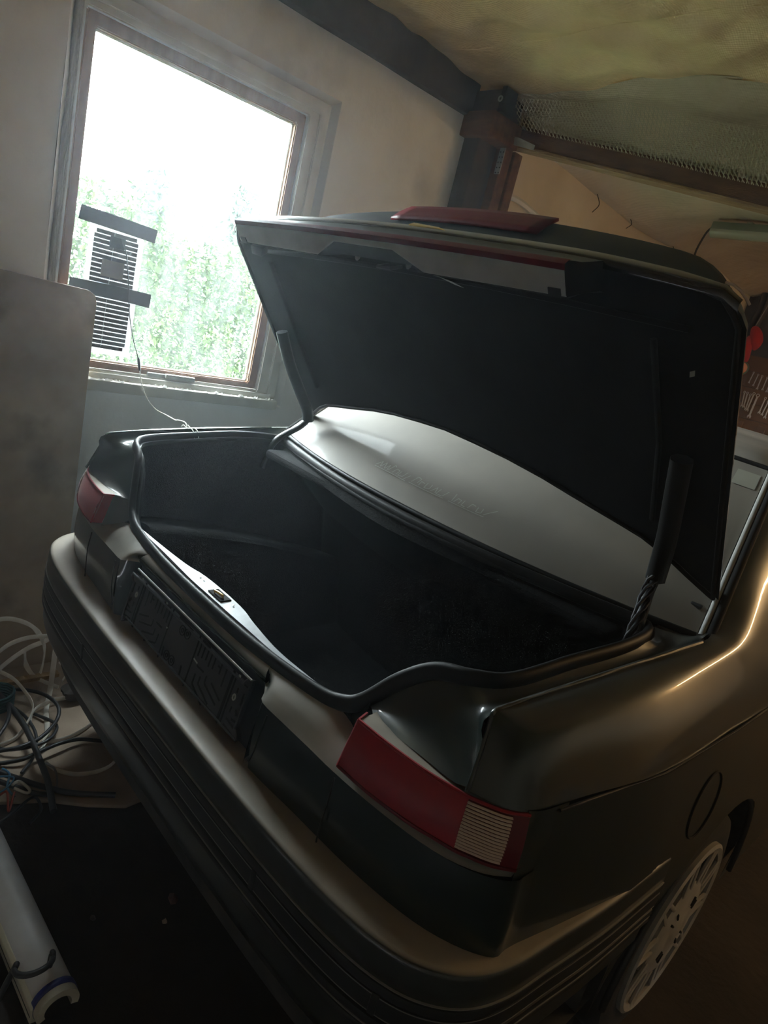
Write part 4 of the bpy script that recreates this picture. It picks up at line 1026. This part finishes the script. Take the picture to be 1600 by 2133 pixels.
# hinge arms and loom
def hinge(s):
    a = [lp_(.622,.345,-.012), lp_(.618,.25,-.028), lp_(.610,.16,-.034), lp_(.600,.09,-.040), lp_(.598,.055,-.052)]
    tube('hinge_cover', [pt(s, q) for q in cr(a, 4)], .021, M['plastic'], car, 8, sx=1.0, sz=.8, up=NV)
    b = [lp_(.598,.06,-.05), V(.603,.735,1.090), V(.618,.70,1.060), V(.630,.672,1.03), V(.634,.655,.99), V(.632,.64,.94)]
    tube('hinge_arm', [pt(s, q) for q in cr(b, 4)], .012, M['plastic'], car, 8, sx=1.0, sz=.75, up=(0,-1,.4))
    if s > 0:
        for k in range(5):
            ph = k*1.26
            w = [Vector(q) + V(.010*math.cos(ph+i*.9), -.010*abs(math.sin(ph+i*.7))-.004, .008*math.sin(ph+i*.9)) for i, q in enumerate(cr(b, 2))]
            tube('wiring', w, .0035, M['cable_black'], car, 6)
    # little buffer at the lid's front corner
    box('lid_buffer', tuple(pt(s,(.672,.815,1.075))-V(.012,.008,.012)), tuple(pt(s,(.672,.815,1.075))+V(.012,.008,.012)), M['plastic'], car, .003)
both(hinge)
# ------------------------------------------------------------------ things by the window
sp = empty('solar_panel', (-1.245, .347, 1.135)); tag(sp, 'small white edged solar panel taped to the window pane', 'solar panel')
mesh_obj('backing_sheet', [(-1.2455, .259, 1.135), (-1.2455, .437, 1.135), (-1.2455, .437, 1.539), (-1.2455, .259, 1.539)], [(0, 1, 2, 3)], M['panel_white'], sp, False)
zc = 1.527; k = 0
while zc > 1.158:
    hgt = .0122; y0, y1 = .275, .419
    if k in (0, 11, 12, 24): y0 += .006; y1 -= .006
    prism('solar_cell', [(-1.2444, y0, zc), (-1.2444, y1, zc-.002), (-1.2444, y1, zc-.002-hgt), (-1.2444, y0, zc-hgt)], (.0006, 0, 0), M['cell'], sp, 0, False)
    zc -= .0150; k += 1
box('busbar', (-1.2438, .338, 1.16), (-1.2434, .3395, 1.527), M['primer'], sp)
box('panel_label', (-1.2436, .308, 1.386), (-1.2428, .382, 1.439), M['panel_label'], sp)
box('junction_box', (-1.2440, .324, 1.479), (-1.236, .375, 1.515), M['tape'], sp, .004, 2)
def tape(P, lab):
    o = prism('tape_strip', [(-1.2395, y, z) for y, z in P], (.0012, 0, 0), M['tape'], None, 0, False)
    tag(o, lab, 'tape', 'tape strips holding the solar panel')
tape([(.220,1.539),(.470,1.527),(.4725,1.548),(.475,1.570),(.35,1.577),(.225,1.582),(.222,1.56)], 'upper black tape strip across the top of the solar panel')
tape([(.214,1.322),(.35,1.321),(.482,1.315),(.484,1.34),(.483,1.361),(.35,1.364),(.214,1.362)], 'lower black tape strip across the middle of the solar panel')
wr_ = empty('panel_wire', (-1.235, .356, 1.513)); tag(wr_, 'thin wire running from solar panel down over the sill to the car', 'wire')
tube('wire', cr([(-1.236,.356,1.513),(-1.230,.378,1.469),(-1.228,.399,1.366),(-1.225,.411,1.289),(-1.215,.430,1.211),(-1.200,.452,1.145)], 5), .0018, M['cable_black'], wr_, 6)
tube('connector', [V(-1.200,.452,1.147),V(-1.195,.456,1.125),V(-1.185,.458,1.105)], [.004,.0055,.004], M['cable_black'], wr_, 8)
tube('wire', cr([(-1.185,.458,1.105),(-1.172,.466,1.06),(-1.165,.485,1.02),(-1.15,.515,.985),(-1.10,.540,.975),(-1.0,.52,.985),(-.85,.45,1.02),(-.73,.410,1.042),(-.700,.402,1.033)], 5), .0018, M['cable_white'], wr_, 6)
for y in (.398, .412):
    tube('wire_tie', cr([(-.725,y,1.030),(-.715,y,1.038),(-.695,y,1.034),(-.672,y,1.040),(-.650,y,1.034),(-.64,y,1.015)], 4), .0014, M['cable_white'], wr_, 6)
# leaning board
bd = prism('hardboard_sheet', [(-1.150,-1.0,.008),(-1.150,.285,.008),(-1.176,.283,1.300),(-1.177,.276,1.324),(-1.178,.255,1.336),(-1.178,.05,1.342),(-1.178,-1.0,1.352)], (-.008, 0, .0002), M['board'], None, .0015)
tag(bd, 'large stained brown hardboard sheet leaning against the window wall', 'board')

# ------------------------------------------------------------------ cables on the floor
CABLES={
 'W1':(0.0035,[(-0.994,0.018,0.300),(-0.991,0.065,0.300),(-0.968,0.108,0.290),(-0.942,0.135,0.270),(-0.963,0.169,0.200),(-0.988,0.181,0.120),(-1.028,0.186,0.030)]),
 'W2':(0.0035,[(-0.942,0.013,0.200),(-0.953,0.060,0.230),(-0.944,0.112,0.250),(-0.937,0.168,0.250),(-0.942,0.212,0.240)]),
 'W3':(0.0035,[(-0.997,0.033,0.100),(-0.994,0.085,0.150),(-0.983,0.132,0.190),(-0.949,0.173,0.230),(-0.950,0.211,0.270)]),
 'W4':(0.0035,[(-0.946,0.200,0.270),(-0.970,0.209,0.180),(-0.966,0.207,0.100),(-0.945,0.198,0.030),(-0.859,0.161,0.020),(-0.749,0.130,0.020),(-0.673,0.089,0.020)]),
 'W5':(0.0035,[(-1.022,0.047,0.100),(-0.959,0.080,0.100),(-0.901,0.097,0.090),(-0.851,0.110,0.070),(-0.821,0.104,0.050),(-0.774,0.067,0.030),(-0.749,0.031,0.020),(-0.736,-0.018,0.020)]),
 'W6':(0.0035,[(-1.007,0.126,0.160),(-1.021,0.139,0.100),(-1.008,0.163,0.060),(-0.978,0.188,0.050),(-0.944,0.224,0.040)]),
 'W7':(0.0035,[(-0.803,0.096,0.020),(-0.854,0.120,0.030),(-0.886,0.167,0.030),(-0.892,0.221,0.030),(-0.884,0.274,0.020),(-0.799,0.307,0.020),(-0.750,0.273,0.020),(-0.713,0.214,0.020),(-0.698,0.159,0.020),(-0.703,0.112,0.020)]),
 'W8':(0.0035,[(-0.555,0.281,0.020),(-0.522,0.232,0.020),(-0.518,0.181,0.020),(-0.536,0.132,0.020),(-0.575,0.098,0.020),(-0.614,0.084,0.020)]),
 'W9':(0.0025,[(-0.979,0.248,0.040),(-0.996,0.269,0.050),(-0.994,0.292,0.050),(-0.985,0.318,0.040)]),
 'W10':(0.0025,[(-1.008,0.243,0.100),(-1.019,0.276,0.060),(-1.013,0.304,0.050),(-1.013,0.332,0.050)]),
 'B1':(0.009,[(-0.974,0.039,0.050),(-0.867,0.059,0.050),(-0.744,0.067,0.050),(-0.612,0.061,0.050),(-0.506,0.056,0.040),(-0.403,0.039,0.030)]),
 'B2':(0.006,[(-0.988,0.043,0.040),(-0.960,0.106,0.050),(-0.894,0.159,0.060),(-0.817,0.179,0.060),(-0.758,0.158,0.050),(-0.693,0.092,0.050),(-0.673,0.027,0.050),(-0.689,-0.031,0.040)]),
 'B3':(0.006,[(-0.660,-0.037,0.020),(-0.640,0.026,0.030),(-0.646,0.086,0.040),(-0.658,0.143,0.040),(-0.664,0.203,0.030),(-0.626,0.287,0.020)]),
 'B4':(0.008,[(-0.620,-0.047,0.030),(-0.555,0.003,0.030),(-0.501,0.049,0.030),(-0.460,0.107,0.020),(-0.402,0.207,0.010)]),
 'B5':(0.007,[(-0.583,-0.056,0.030),(-0.543,-0.012,0.020),(-0.503,0.019,0.020),(-0.479,0.055,0.020)]),
 'B6':(0.005,[(-0.892,0.075,0.030),(-0.830,0.092,0.030),(-0.737,0.093,0.030),(-0.654,0.063,0.020),(-0.596,0.015,0.020)]),
 'B7':(0.004,[(-0.428,-0.093,0.010),(-0.456,-0.041,0.020),(-0.488,0.015,0.020),(-0.438,0.019,0.010),(-0.400,-0.021,0.010)]),
 'T1':(0.003,[(-0.609,0.083,0.020),(-0.569,0.092,0.030),(-0.526,0.087,0.030),(-0.496,0.077,0.020)]),
 'K1':(0.003,[(-0.622,-0.028,0.030),(-0.581,-0.022,0.040),(-0.542,-0.037,0.030),(-0.509,-0.027,0.020)]),
 'K2':(0.003,[(-0.516,-0.067,0.030),(-0.513,-0.046,0.040),(-0.462,-0.054,0.020),(-0.516,-0.026,0.030)]),
 'K3':(0.004,[(-0.535,-0.028,0.040),(-0.541,-0.008,0.040),(-0.509,0.010,0.030),(-0.500,-0.001,0.030),(-0.531,-0.022,0.030)]),
 'STK':(0.012,[(-1.000,0.031,0.050),(-0.997,0.240,0.050)]),
}
CL = {'W1':'white flat cable arching highest against the hardboard','W2':'white flat cable crossing level in front of the hardboard','W3':'white flat cable rising diagonally to the bumper corner',
 'W4':'printed white flat strip hanging straight down beside the bumper','W5':'wide white flat cable with a sharp kink at the frame edge','W6':'short curved white flat cable behind the hanging strip',
 'W7':'white cable laid in a long loop on the floor under the bumper','W8':'white flat cable curving alone on the floor nearest the car','W9':'thin white cable end curling by the bumper corner','W10':'thin white cable lying furthest back by the bumper',
 'B1':'thickest black cable running diagonally through the pile','B2':'black cable bent in a wide loop over the pile','B3':'black cable stretching level under the bumper','B4':'black cable lying lowest across the floor to the car',
 'B5':'short thick black cable end beside the coloured wires','B6':'thin black cable winding down the middle of the pile','B7':'thin black cable trailing at the dark front of the pile',
 'T1':'thin grey wire arched over the floor cables','K1':'thin blue wire at the frame edge','K2':'thin red wire curled beside the blue wire','K3':'pale twisted wire knot among the coloured wires'}
cmat = {'W': 'cable_white', 'B': 'cable_black', 'T': 'wire_grey'}
for kname, (r, pts) in CABLES.items():
    if kname == 'STK': continue
    m = cmat.get(kname[0]) or {'K1': 'wire_blue', 'K2': 'wire_red', 'K3': 'cable_white'}[kname]
    P = cr([(a, b, max(c, r+.012) if a < -.3 else max(c, r+.004)) for a, b, c in pts], 6)
    flat = kname[0] == 'W'
    if kname == 'W4': o = tube('flat_cable', P, .009, M[m], None, 8, sx=1.0, sz=.18, up=(.6, -.6, .5))
    elif flat: o = tube('flat_cable', P, max(r*1.9, .0055), M[m], None, 8, sx=.42, sz=1.2)
    else: o = tube('floor_cable' if r > .0035 else 'thin_wire', P, r, M[m], None, 8)
    tag(o, CL[kname], 'cable' if r > .0031 else 'wire', 'tangle of cables on the floor')
more = [('floor_cable', .006, 'cable_black', [(-1.02,-.02,.03),(-.93,.05,.05),(-.80,.03,.06),(-.70,-.05,.04),(-.62,-.12,.02)], 'black cable arching nearest the frame edge'),
 ('floor_cable', .005, 'cable_black', [(-.86,.12,.02),(-.76,.16,.03),(-.68,.10,.04),(-.70,.0,.03),(-.80,-.04,.02)], 'thin black cable curled in a closed ring on the pile'),
 ('flat_cable', .006, 'cable_white', [(-.93,.30,.02),(-.82,.36,.02),(-.70,.36,.02),(-.60,.32,.02)], 'white cable lying furthest under the bumper'),
 ('thin_wire', .0025, 'wire_blue', [(-.60,-.06,.03),(-.55,-.02,.05),(-.52,-.06,.04),(-.56,-.10,.02)], 'curled light blue wire in front of the wire knot')]
for nm, r, m, pts, lab in more:
    tag(tube(nm, cr([(a, b, max(c, r+.012)) for a, b, c in pts], 6), r, M[m], None, 8, sx=(.45 if nm == 'flat_cable' else 1)), lab, 'wire' if r < .003 else 'cable', 'tangle of cables on the floor')
stick = box('wooden_stick', (-1.012, -.05, .050), (-.988, .24, .066), M['wood_pale'], None, .002, 1)
tag(stick, 'pale wooden stick lying under the cables', 'stick')
coil = [V(-.93 + .05*math.cos(a), .02 + .06*math.sin(a), .03 + .0006*k) for k, a in enumerate([q*.42 for q in range(90)])]
c_ = tube('cord_coil', coil, .004, M['teal'], None, 6); tag(c_, 'small dark teal coil of cord under the black cables', 'cord')
# rounded brown stone and rag shape by the bumper
bm = bmesh.new(); bmesh.ops.create_icosphere(bm, subdivisions=3, radius=1)
for v in bm.verts: v.co *= 1 + .12*math.sin(5*v.co.x+2*v.co.y) + .08*math.sin(7*v.co.z)
bmesh.ops.scale(bm, vec=(.035, .05, .03), verts=bm.verts); bmesh.ops.translate(bm, vec=(-.90, .27, .045), verts=bm.verts)
tag(bm_obj('stone', bm, M['wood_dark']), 'dark rounded lump lying behind the white cables', 'stone')
bm = bmesh.new(); bmesh.ops.create_cube(bm, size=1); bmesh.ops.bevel(bm, geom=list(bm.edges), offset=.25, segments=3, affect='EDGES')
bmesh.ops.scale(bm, vec=(.05, .07, .05), verts=bm.verts); bmesh.ops.translate(bm, vec=(-.34, .30, .036), verts=bm.verts)
tag(bm_obj('grey_block', bm, M['valance']), 'small dark grey block on the floor beneath the bumper', 'block')

# ------------------------------------------------------------------ lamp batten lying in the foreground
lb = empty('lamp_batten', (-.15, -.13, 0)); tag(lb, 'old white lamp batten with a blue end band lying in the foreground', 'lamp')
A, B = V(-.75, -.150, .052), V(.120, -.125, .052)
ax = (B-A).normalized(); sd = V(-ax.y, ax.x, 0); upv = V(0, 0, 1)
def sect(P, prof, c): return [c + sd*a + upv*b for a, b in prof]
half = [(.040*math.cos(a), .040*math.sin(a)*1.0) for a in [math.pi*k/18*1.15 - .25 for k in range(19)]]
rows = [sect(None, half, A + ax*(L_*k/8)) for L_ in [(B-A).length] for k in range(9)]
o = grid('batten_diffuser', rows, M['lampwhite'], lb, flip=True); md = o.modifiers.new('t', 'SOLIDIFY'); md.thickness = .003; md.offset = 1
prism('batten_base', sect(None, [(-.030,-.030),(-.046,-.028),(-.046,.006),(-.038,.014),(-.030,.012)], A), ax*(B-A).length, M['lampcream'], lb, .002)
prism('base_groove', sect(None, [(-.0465,-.010),(-.0468,-.010),(-.0468,-.007),(-.0465,-.007)], A), ax*(B-A).length, M['hole'], lb)
band = [(.043*math.cos(a), .043*math.sin(a)) for a in [math.pi*k/18*1.30 - .35 for k in range(19)]]
g = grid('blue_band', [sect(None, band, B - ax*(.014-.014*k)) for k in range(2)], M['blue'], lb, flip=True); md = g.modifiers.new('t', 'SOLIDIFY'); md.thickness = .003; md.offset = 1
ein = [(.026*math.cos(a), .026*math.sin(a)) for a in [math.pi*k/18*1.25 - .3 for k in range(19)]]
eout = [(.041*math.cos(a), .041*math.sin(a)) for a in [math.pi*k/18*1.25 - .3 for k in range(19)]]
grid('end_collar', [sect(None, eout, B), sect(None, eout, B+ax*.016), sect(None, ein, B+ax*.016), sect(None, ein, B-ax*.02)], M['lampcream'], lb, flip=True)
loop = [B + ax*(-.055) + sd*(-.028+.034*math.cos(a)) + ax*(.030*math.sin(a)) + V(0, 0, .060 + .012*math.sin(a)) for a in [math.pi*k/12*1.2 for k in range(13)]]
loop = [V(loop[0].x+.03, loop[0].y-.02, .02)] + loop + [V(loop[-1].x+.0, loop[-1].y-.03, .02)]
tag(tube('black_hook_cable', cr(loop, 4), .006, M['cable_black']), 'short black cable looped over the end of the lamp batten', 'cable')
# a second pale curved lid under the batten's left end
lid2 = lathe('pale_bowl', [(0, .0), (.0, .045), (.02, .062), (.045, .068), (.045, .064), (.022, .058), (.004, .043), (.004, 0)], M['lampcream'], (-.03, -.262, .0), 'Z', 28)
tag(lid2, 'pale round bowl at the bottom left beside the batten', 'bowl')
rag = []
for i in range(15):
    r = []
    for j in range(15):
        x = .055 + .14*i/14; y = -.33 + .10*j/14
        r.append(V(x, y-.05*(i/14), .012 + .022*abs(math.sin(5*i/14*3.1+j*.6))*math.sin(math.pi*i/14)*math.sin(math.pi*j/14)))
    rag.append(r)
tag(grid('brown_rag', rag, M['board']), 'crumpled brown rag on the floor in the bottom left corner', 'rag')
# debris on the floor
for k, (x, y, s_, m, lab) in enumerate(((-.02,.20,.014,'wood','dry reddish leaf on the dark floor beside the bumper'),(.03,.155,.007,'board','small pale chip on the floor beside the dry leaf'),(.26,-.02,.006,'board','pale paper scrap on the floor in the foreground'),(.245,-.005,.005,'wood','tiny reddish scrap next to the paper scrap'),(-.06,.02,.008,'wood_dark','flat grey flake on the floor near the batten'))):
    vs = [(x+s_*random.uniform(.6,1.4)*math.cos(a), y+s_*random.uniform(.6,1.2)*math.sin(a), .004+.006*random.random()) for a in [q*math.pi/4 for q in range(8)]]
    vs.append((x, y, .012)); fs = [(q, (q+1) % 8, 8) for q in range(8)]
    o = mesh_obj('floor_scrap', vs, fs, M[m], None, False); md = o.modifiers.new('t', 'SOLIDIFY'); md.thickness = .002
    tag(o, lab, 'scrap', 'scraps on the floor')

# ------------------------------------------------------------------ far end: strip light, tool board, cap
fx_ = empty('strip_light', (-.15, 3.5, 2.44)); tag(fx_, 'unlit grey fluorescent strip light fixed under the far ceiling', 'lamp')
prism('light_housing', [(-.80,3.46,2.445),(-.80,3.54,2.445),(-.80,3.545,2.405),(-.80,3.455,2.405)], (1.25, 0, .0), M['fixture'], fx_, .004)
rows = [[V(x, 3.5 + .044*math.cos(a), 2.405 + .040*math.sin(a)) for a in [math.pi + math.pi*k/12 for k in range(13)]] for x in (-.80,-.79,-.4,0,.44,.45)]
grid('light_diffuser', rows, M['diffuser'], fx_)
mesh_obj('diffuser_end', [p for p in rows[0]], [tuple(range(13))], M['diffuser'], fx_, False)
lathe('end_screw', [(0,0),(-.003,.006),(0,.008)], M['galv'], (-.801, 3.485, 2.42), 'X', 10, fx_)
for xx in (-.6, .3): box('light_bracket', (xx-.015, 3.47, 2.44), (xx+.015, 3.53, 2.455), M['galv'], fx_)
tag(tube('hanging_cord', cr([(-.80,3.52,2.44),(-.84,3.53,2.41),(-.866,3.55,2.37),(-.885,3.56,2.30),(-.90,3.58,2.22),(-1.0,3.62,2.12),(-1.22,3.66,2.08)], 4), .006, M['cable_black']), 'black cord hanging down from the strip light', 'cord')
for k, (y, z, L_) in enumerate(((2.95, 2.42, .10), (3.35, 2.41, .07), (4.0, 2.40, .09))):
    tag(tube('cobweb', cr([(-1.26, y, z), (-1.24, y+.02, z-L_*.5), (-1.25, y-.01, z-L_)], 4), .0025, M['hole']), ['dark cobweb strand nearest the cross beam', 'dark cobweb strand in the middle of the far wall top', 'dark cobweb strand nearest the strip light cord'][k], 'cobweb', 'cobweb strands along the far wall')
# dark curtain edge by the far corner
cu = []
for i in range(25):
    z = .9 + 1.7*i/24; r = []
    for j in range(9): r.append(V(-1.20 + .10*j/8 + .012*math.sin(14*z), 5.58 + .03*math.sin(j*1.6+z*3), z))
    cu.append(r)
tag(grid('dark_curtain', cu, M['wood_dark'], None, thick=.004), 'dark narrow hanging strip in the far corner above the wrenches', 'curtain')
tag(tube('thin_rod', [V(-1.13, 5.53, 2.10), V(-1.06, 5.53, 2.45)], .004, M['wire_grey']), 'thin pale rod hanging in front of the dark strip', 'rod')
tb = empty('tool_board', (-.7, 5.6, 1.0)); tag(tb, 'brown wooden tool board on the back wall', 'tool board')
for k in range(5):
    box('plank', (-1.12, 5.615, 1.30+.128*k), (.6, 5.645, 1.425+.128*k), M['tool_wood'], tb, .003)
box('plank', (-1.12, 5.617, .9), (.6, 5.645, 1.297), M['wood_dark'], tb, .003)
for xx in (-.985, -.80): box('batten', (xx-.03, 5.60, .95), (xx+.03, 5.617, 1.40), M['tool_wood'], tb, .003)
WR = [((-1.02,1.801),(-1.028,1.717)),((-.98,1.79),(-.987,1.703)),((-.947,1.785),(-.948,1.683)),((-.904,1.782),(-.906,1.685)),((-.87,1.774),(-.869,1.678)),
 ((-1.031,1.63),(-1.013,1.518)),((-1.006,1.628),(-.996,1.514)),((-.979,1.618),(-.974,1.499)),((-.956,1.632),(-.96,1.495)),((-.922,1.624),(-.927,1.449)),((-.858,1.619),(-.863,1.499)),((-.827,1.599),(-.837,1.49)),((-.804,1.597),(-.807,1.473))]
ordn = ['first', 'second', 'third', 'fourth', 'fifth', 'sixth', 'seventh', 'eighth']
def wrench(a, b, lab, grp, m):
    A_, B_ = V(a[0], 5.604, a[1]), V(b[0], 5.604, b[1]); L_ = (B_-A_).length; t = (B_-A_)/L_; n = V(t.z, 0, -t.x); w = L_*.040; R_ = L_*.085
    poly = [A_+n*w, B_-t*R_*1.2+n*w, B_-t*R_*.6+n*R_*1.05, B_+t*R_*.7+n*R_*.95, B_+t*R_*.6+n*R_*.4, B_-t*R_*.15+n*R_*.4, B_-t*R_*.15-n*R_*.4, B_+t*R_*.6-n*R_*.4, B_+t*R_*.7-n*R_*.95, B_-t*R_*.6-n*R_*1.05, B_-t*R_*1.2-n*w, A_-n*w]
    e = empty('wrench', tuple((A_+B_)/2)); tag(e, lab, 'wrench', grp)
    prism('shank', poly, (0, -.005, 0), m, e, .0006, False)
    tube('ring_end', [A_ - t*R_*.6 + (t*math.cos(q) + n*math.sin(q))*R_*.8 + V(0,-.003,0) for q in [k*math.pi/8 for k in range(16)]], R_*.28, m, e, 6, closed=True)
for k, (a, b) in enumerate(WR):
    top = k < 5; idx = k if top else k-5
    wrench(a, b, f"{'small' if top else 'larger'} steel combination wrench, {ordn[idx]} from the left in the {'upper' if top else 'lower'} row", 'combination wrenches on the tool board', M['steel'])
# red cap on a hook with a pink and green ornament below
def blob(name, pts, m, th, lab=None, cat=None, parent=None):
    bm = bmesh.new(); P = crc(pts, 4); n = len(P); c = sum(P, V(0,0,0))/n
    front = [bm.verts.new(p + V(0, -th*.2, 0)) for p in P]; inner = [bm.verts.new(c.lerp(p, .6) + V(0, -th, 0)) for p in P]; cv = bm.verts.new(c + V(0, -th*1.15, 0))
    bk = [bm.verts.new(p + V(0, th*.2, 0)) for p in P]
    for i in range(n):
        j = (i+1) % n
        bm.faces.new((front[i], front[j], inner[j], inner[i])); bm.faces.new((inner[i], inner[j], cv)); bm.faces.new((front[j], front[i], bk[i], bk[j]))
    bm.faces.new(list(reversed(bk)))
    bmesh.ops.recalc_face_normals(bm, faces=bm.faces)
    return bm_obj(name, bm, m, parent, True, 60)
hat = empty('red_cap', (-1.06, 5.50, 2.0)); tag(hat, 'crumpled bright red cap hanging above the wrenches', 'cap')
blob('crown', [(-1.128,5.50,2.13),(-1.095,5.50,2.16),(-1.045,5.50,2.125),(-1.012,5.50,2.06),(-1.02,5.50,2.005),(-1.055,5.50,1.97),(-1.10,5.50,2.03)], M['hat'], .06, parent=hat)
blob('flap', [(-1.115,5.46,2.07),(-1.08,5.46,2.06),(-1.06,5.46,1.99),(-1.05,5.46,1.88),(-1.085,5.46,1.87),(-1.12,5.46,1.93),(-1.13,5.46,2.0)], M['hat'], .04, parent=hat)
orn = empty('ornament', (-1.09, 5.50, 1.86)); tag(orn, 'round pink ornament with green cloth below the red cap', 'ornament')
lathe('pink_ball', [(-.045*math.cos(a), .045*math.sin(a)) for a in [math.pi*k/12 for k in range(13)]], M['pink'], (-1.088, 5.49, 1.815), 'Y', 20, orn)
lathe('green_ring', [(-.006,.044),(.0,.052),(.012,.054),(.012,.044)], M['green'], (-1.088, 5.50, 1.815), 'Y', 20, orn)
blob('green_cloth', [(-1.16,5.53,1.85),(-1.12,5.53,1.85),(-1.09,5.53,1.77),(-1.13,5.53,1.74),(-1.17,5.53,1.79)], M['green'], .02, parent=orn)

# ------------------------------------------------------------------ lit strip lamp (out of the frame, right of the car's nose) that gives the warm light
wl_ = empty('warm_strip_lamp', (2.3, 4.0, 1.95)); tag(wl_, 'lit warm strip lamp hanging right of the car nose', 'lamp')
box('lamp_housing', (1.65, 3.97, 1.99), (2.95, 4.05, 2.05), M['fixture'], wl_, .006, 2)
for xx in (1.8, 2.8): tube('lamp_chain', [V(xx,4.01,2.05), V(xx,4.01,2.46)], .004, M['wire_grey'], wl_, 6)
bl = bpy.data.materials.new('warm_tube'); bl.use_nodes = True
_b = bl.node_tree.nodes['Principled BSDF']; _b.inputs['Emission Color'].default_value = (1, .64, .30, 1); _b.inputs['Emission Strength'].default_value = 13
tube('lamp_tube', [V(1.68,4.0,1.95), V(2.92,4.0,1.95)], .03, bl, wl_, 12)

# ------------------------------------------------------------------ thin scattering volume added to stand in for lens glare around the window
hz = bpy.data.materials.new('glare_haze'); hz.use_nodes = True
hn = hz.node_tree.nodes; hn.clear(); ho = hn.new('ShaderNodeOutputMaterial'); hv = hn.new('ShaderNodeVolumeScatter')
hv.inputs['Color'].default_value = (0.85, 0.93, 1.0, 1); hv.inputs['Density'].default_value = 0.018; hv.inputs['Anisotropy'].default_value = 0.74
hz.node_tree.links.new(hv.outputs[0], ho.inputs['Volume'])
hb = prism('haze', [(-1.256,-3.05,-.04),(3.05,-3.05,-.04),(3.05,5.70,-.04),(-1.345,5.70,-.04),(-1.345,1.80,-.04),(-1.256,1.80,-.04)], (0, 0, 2.88), hz, None, 0, False)
tag(hb, 'faint added haze standing in for lens glare around the window', 'haze', None, 'stuff')
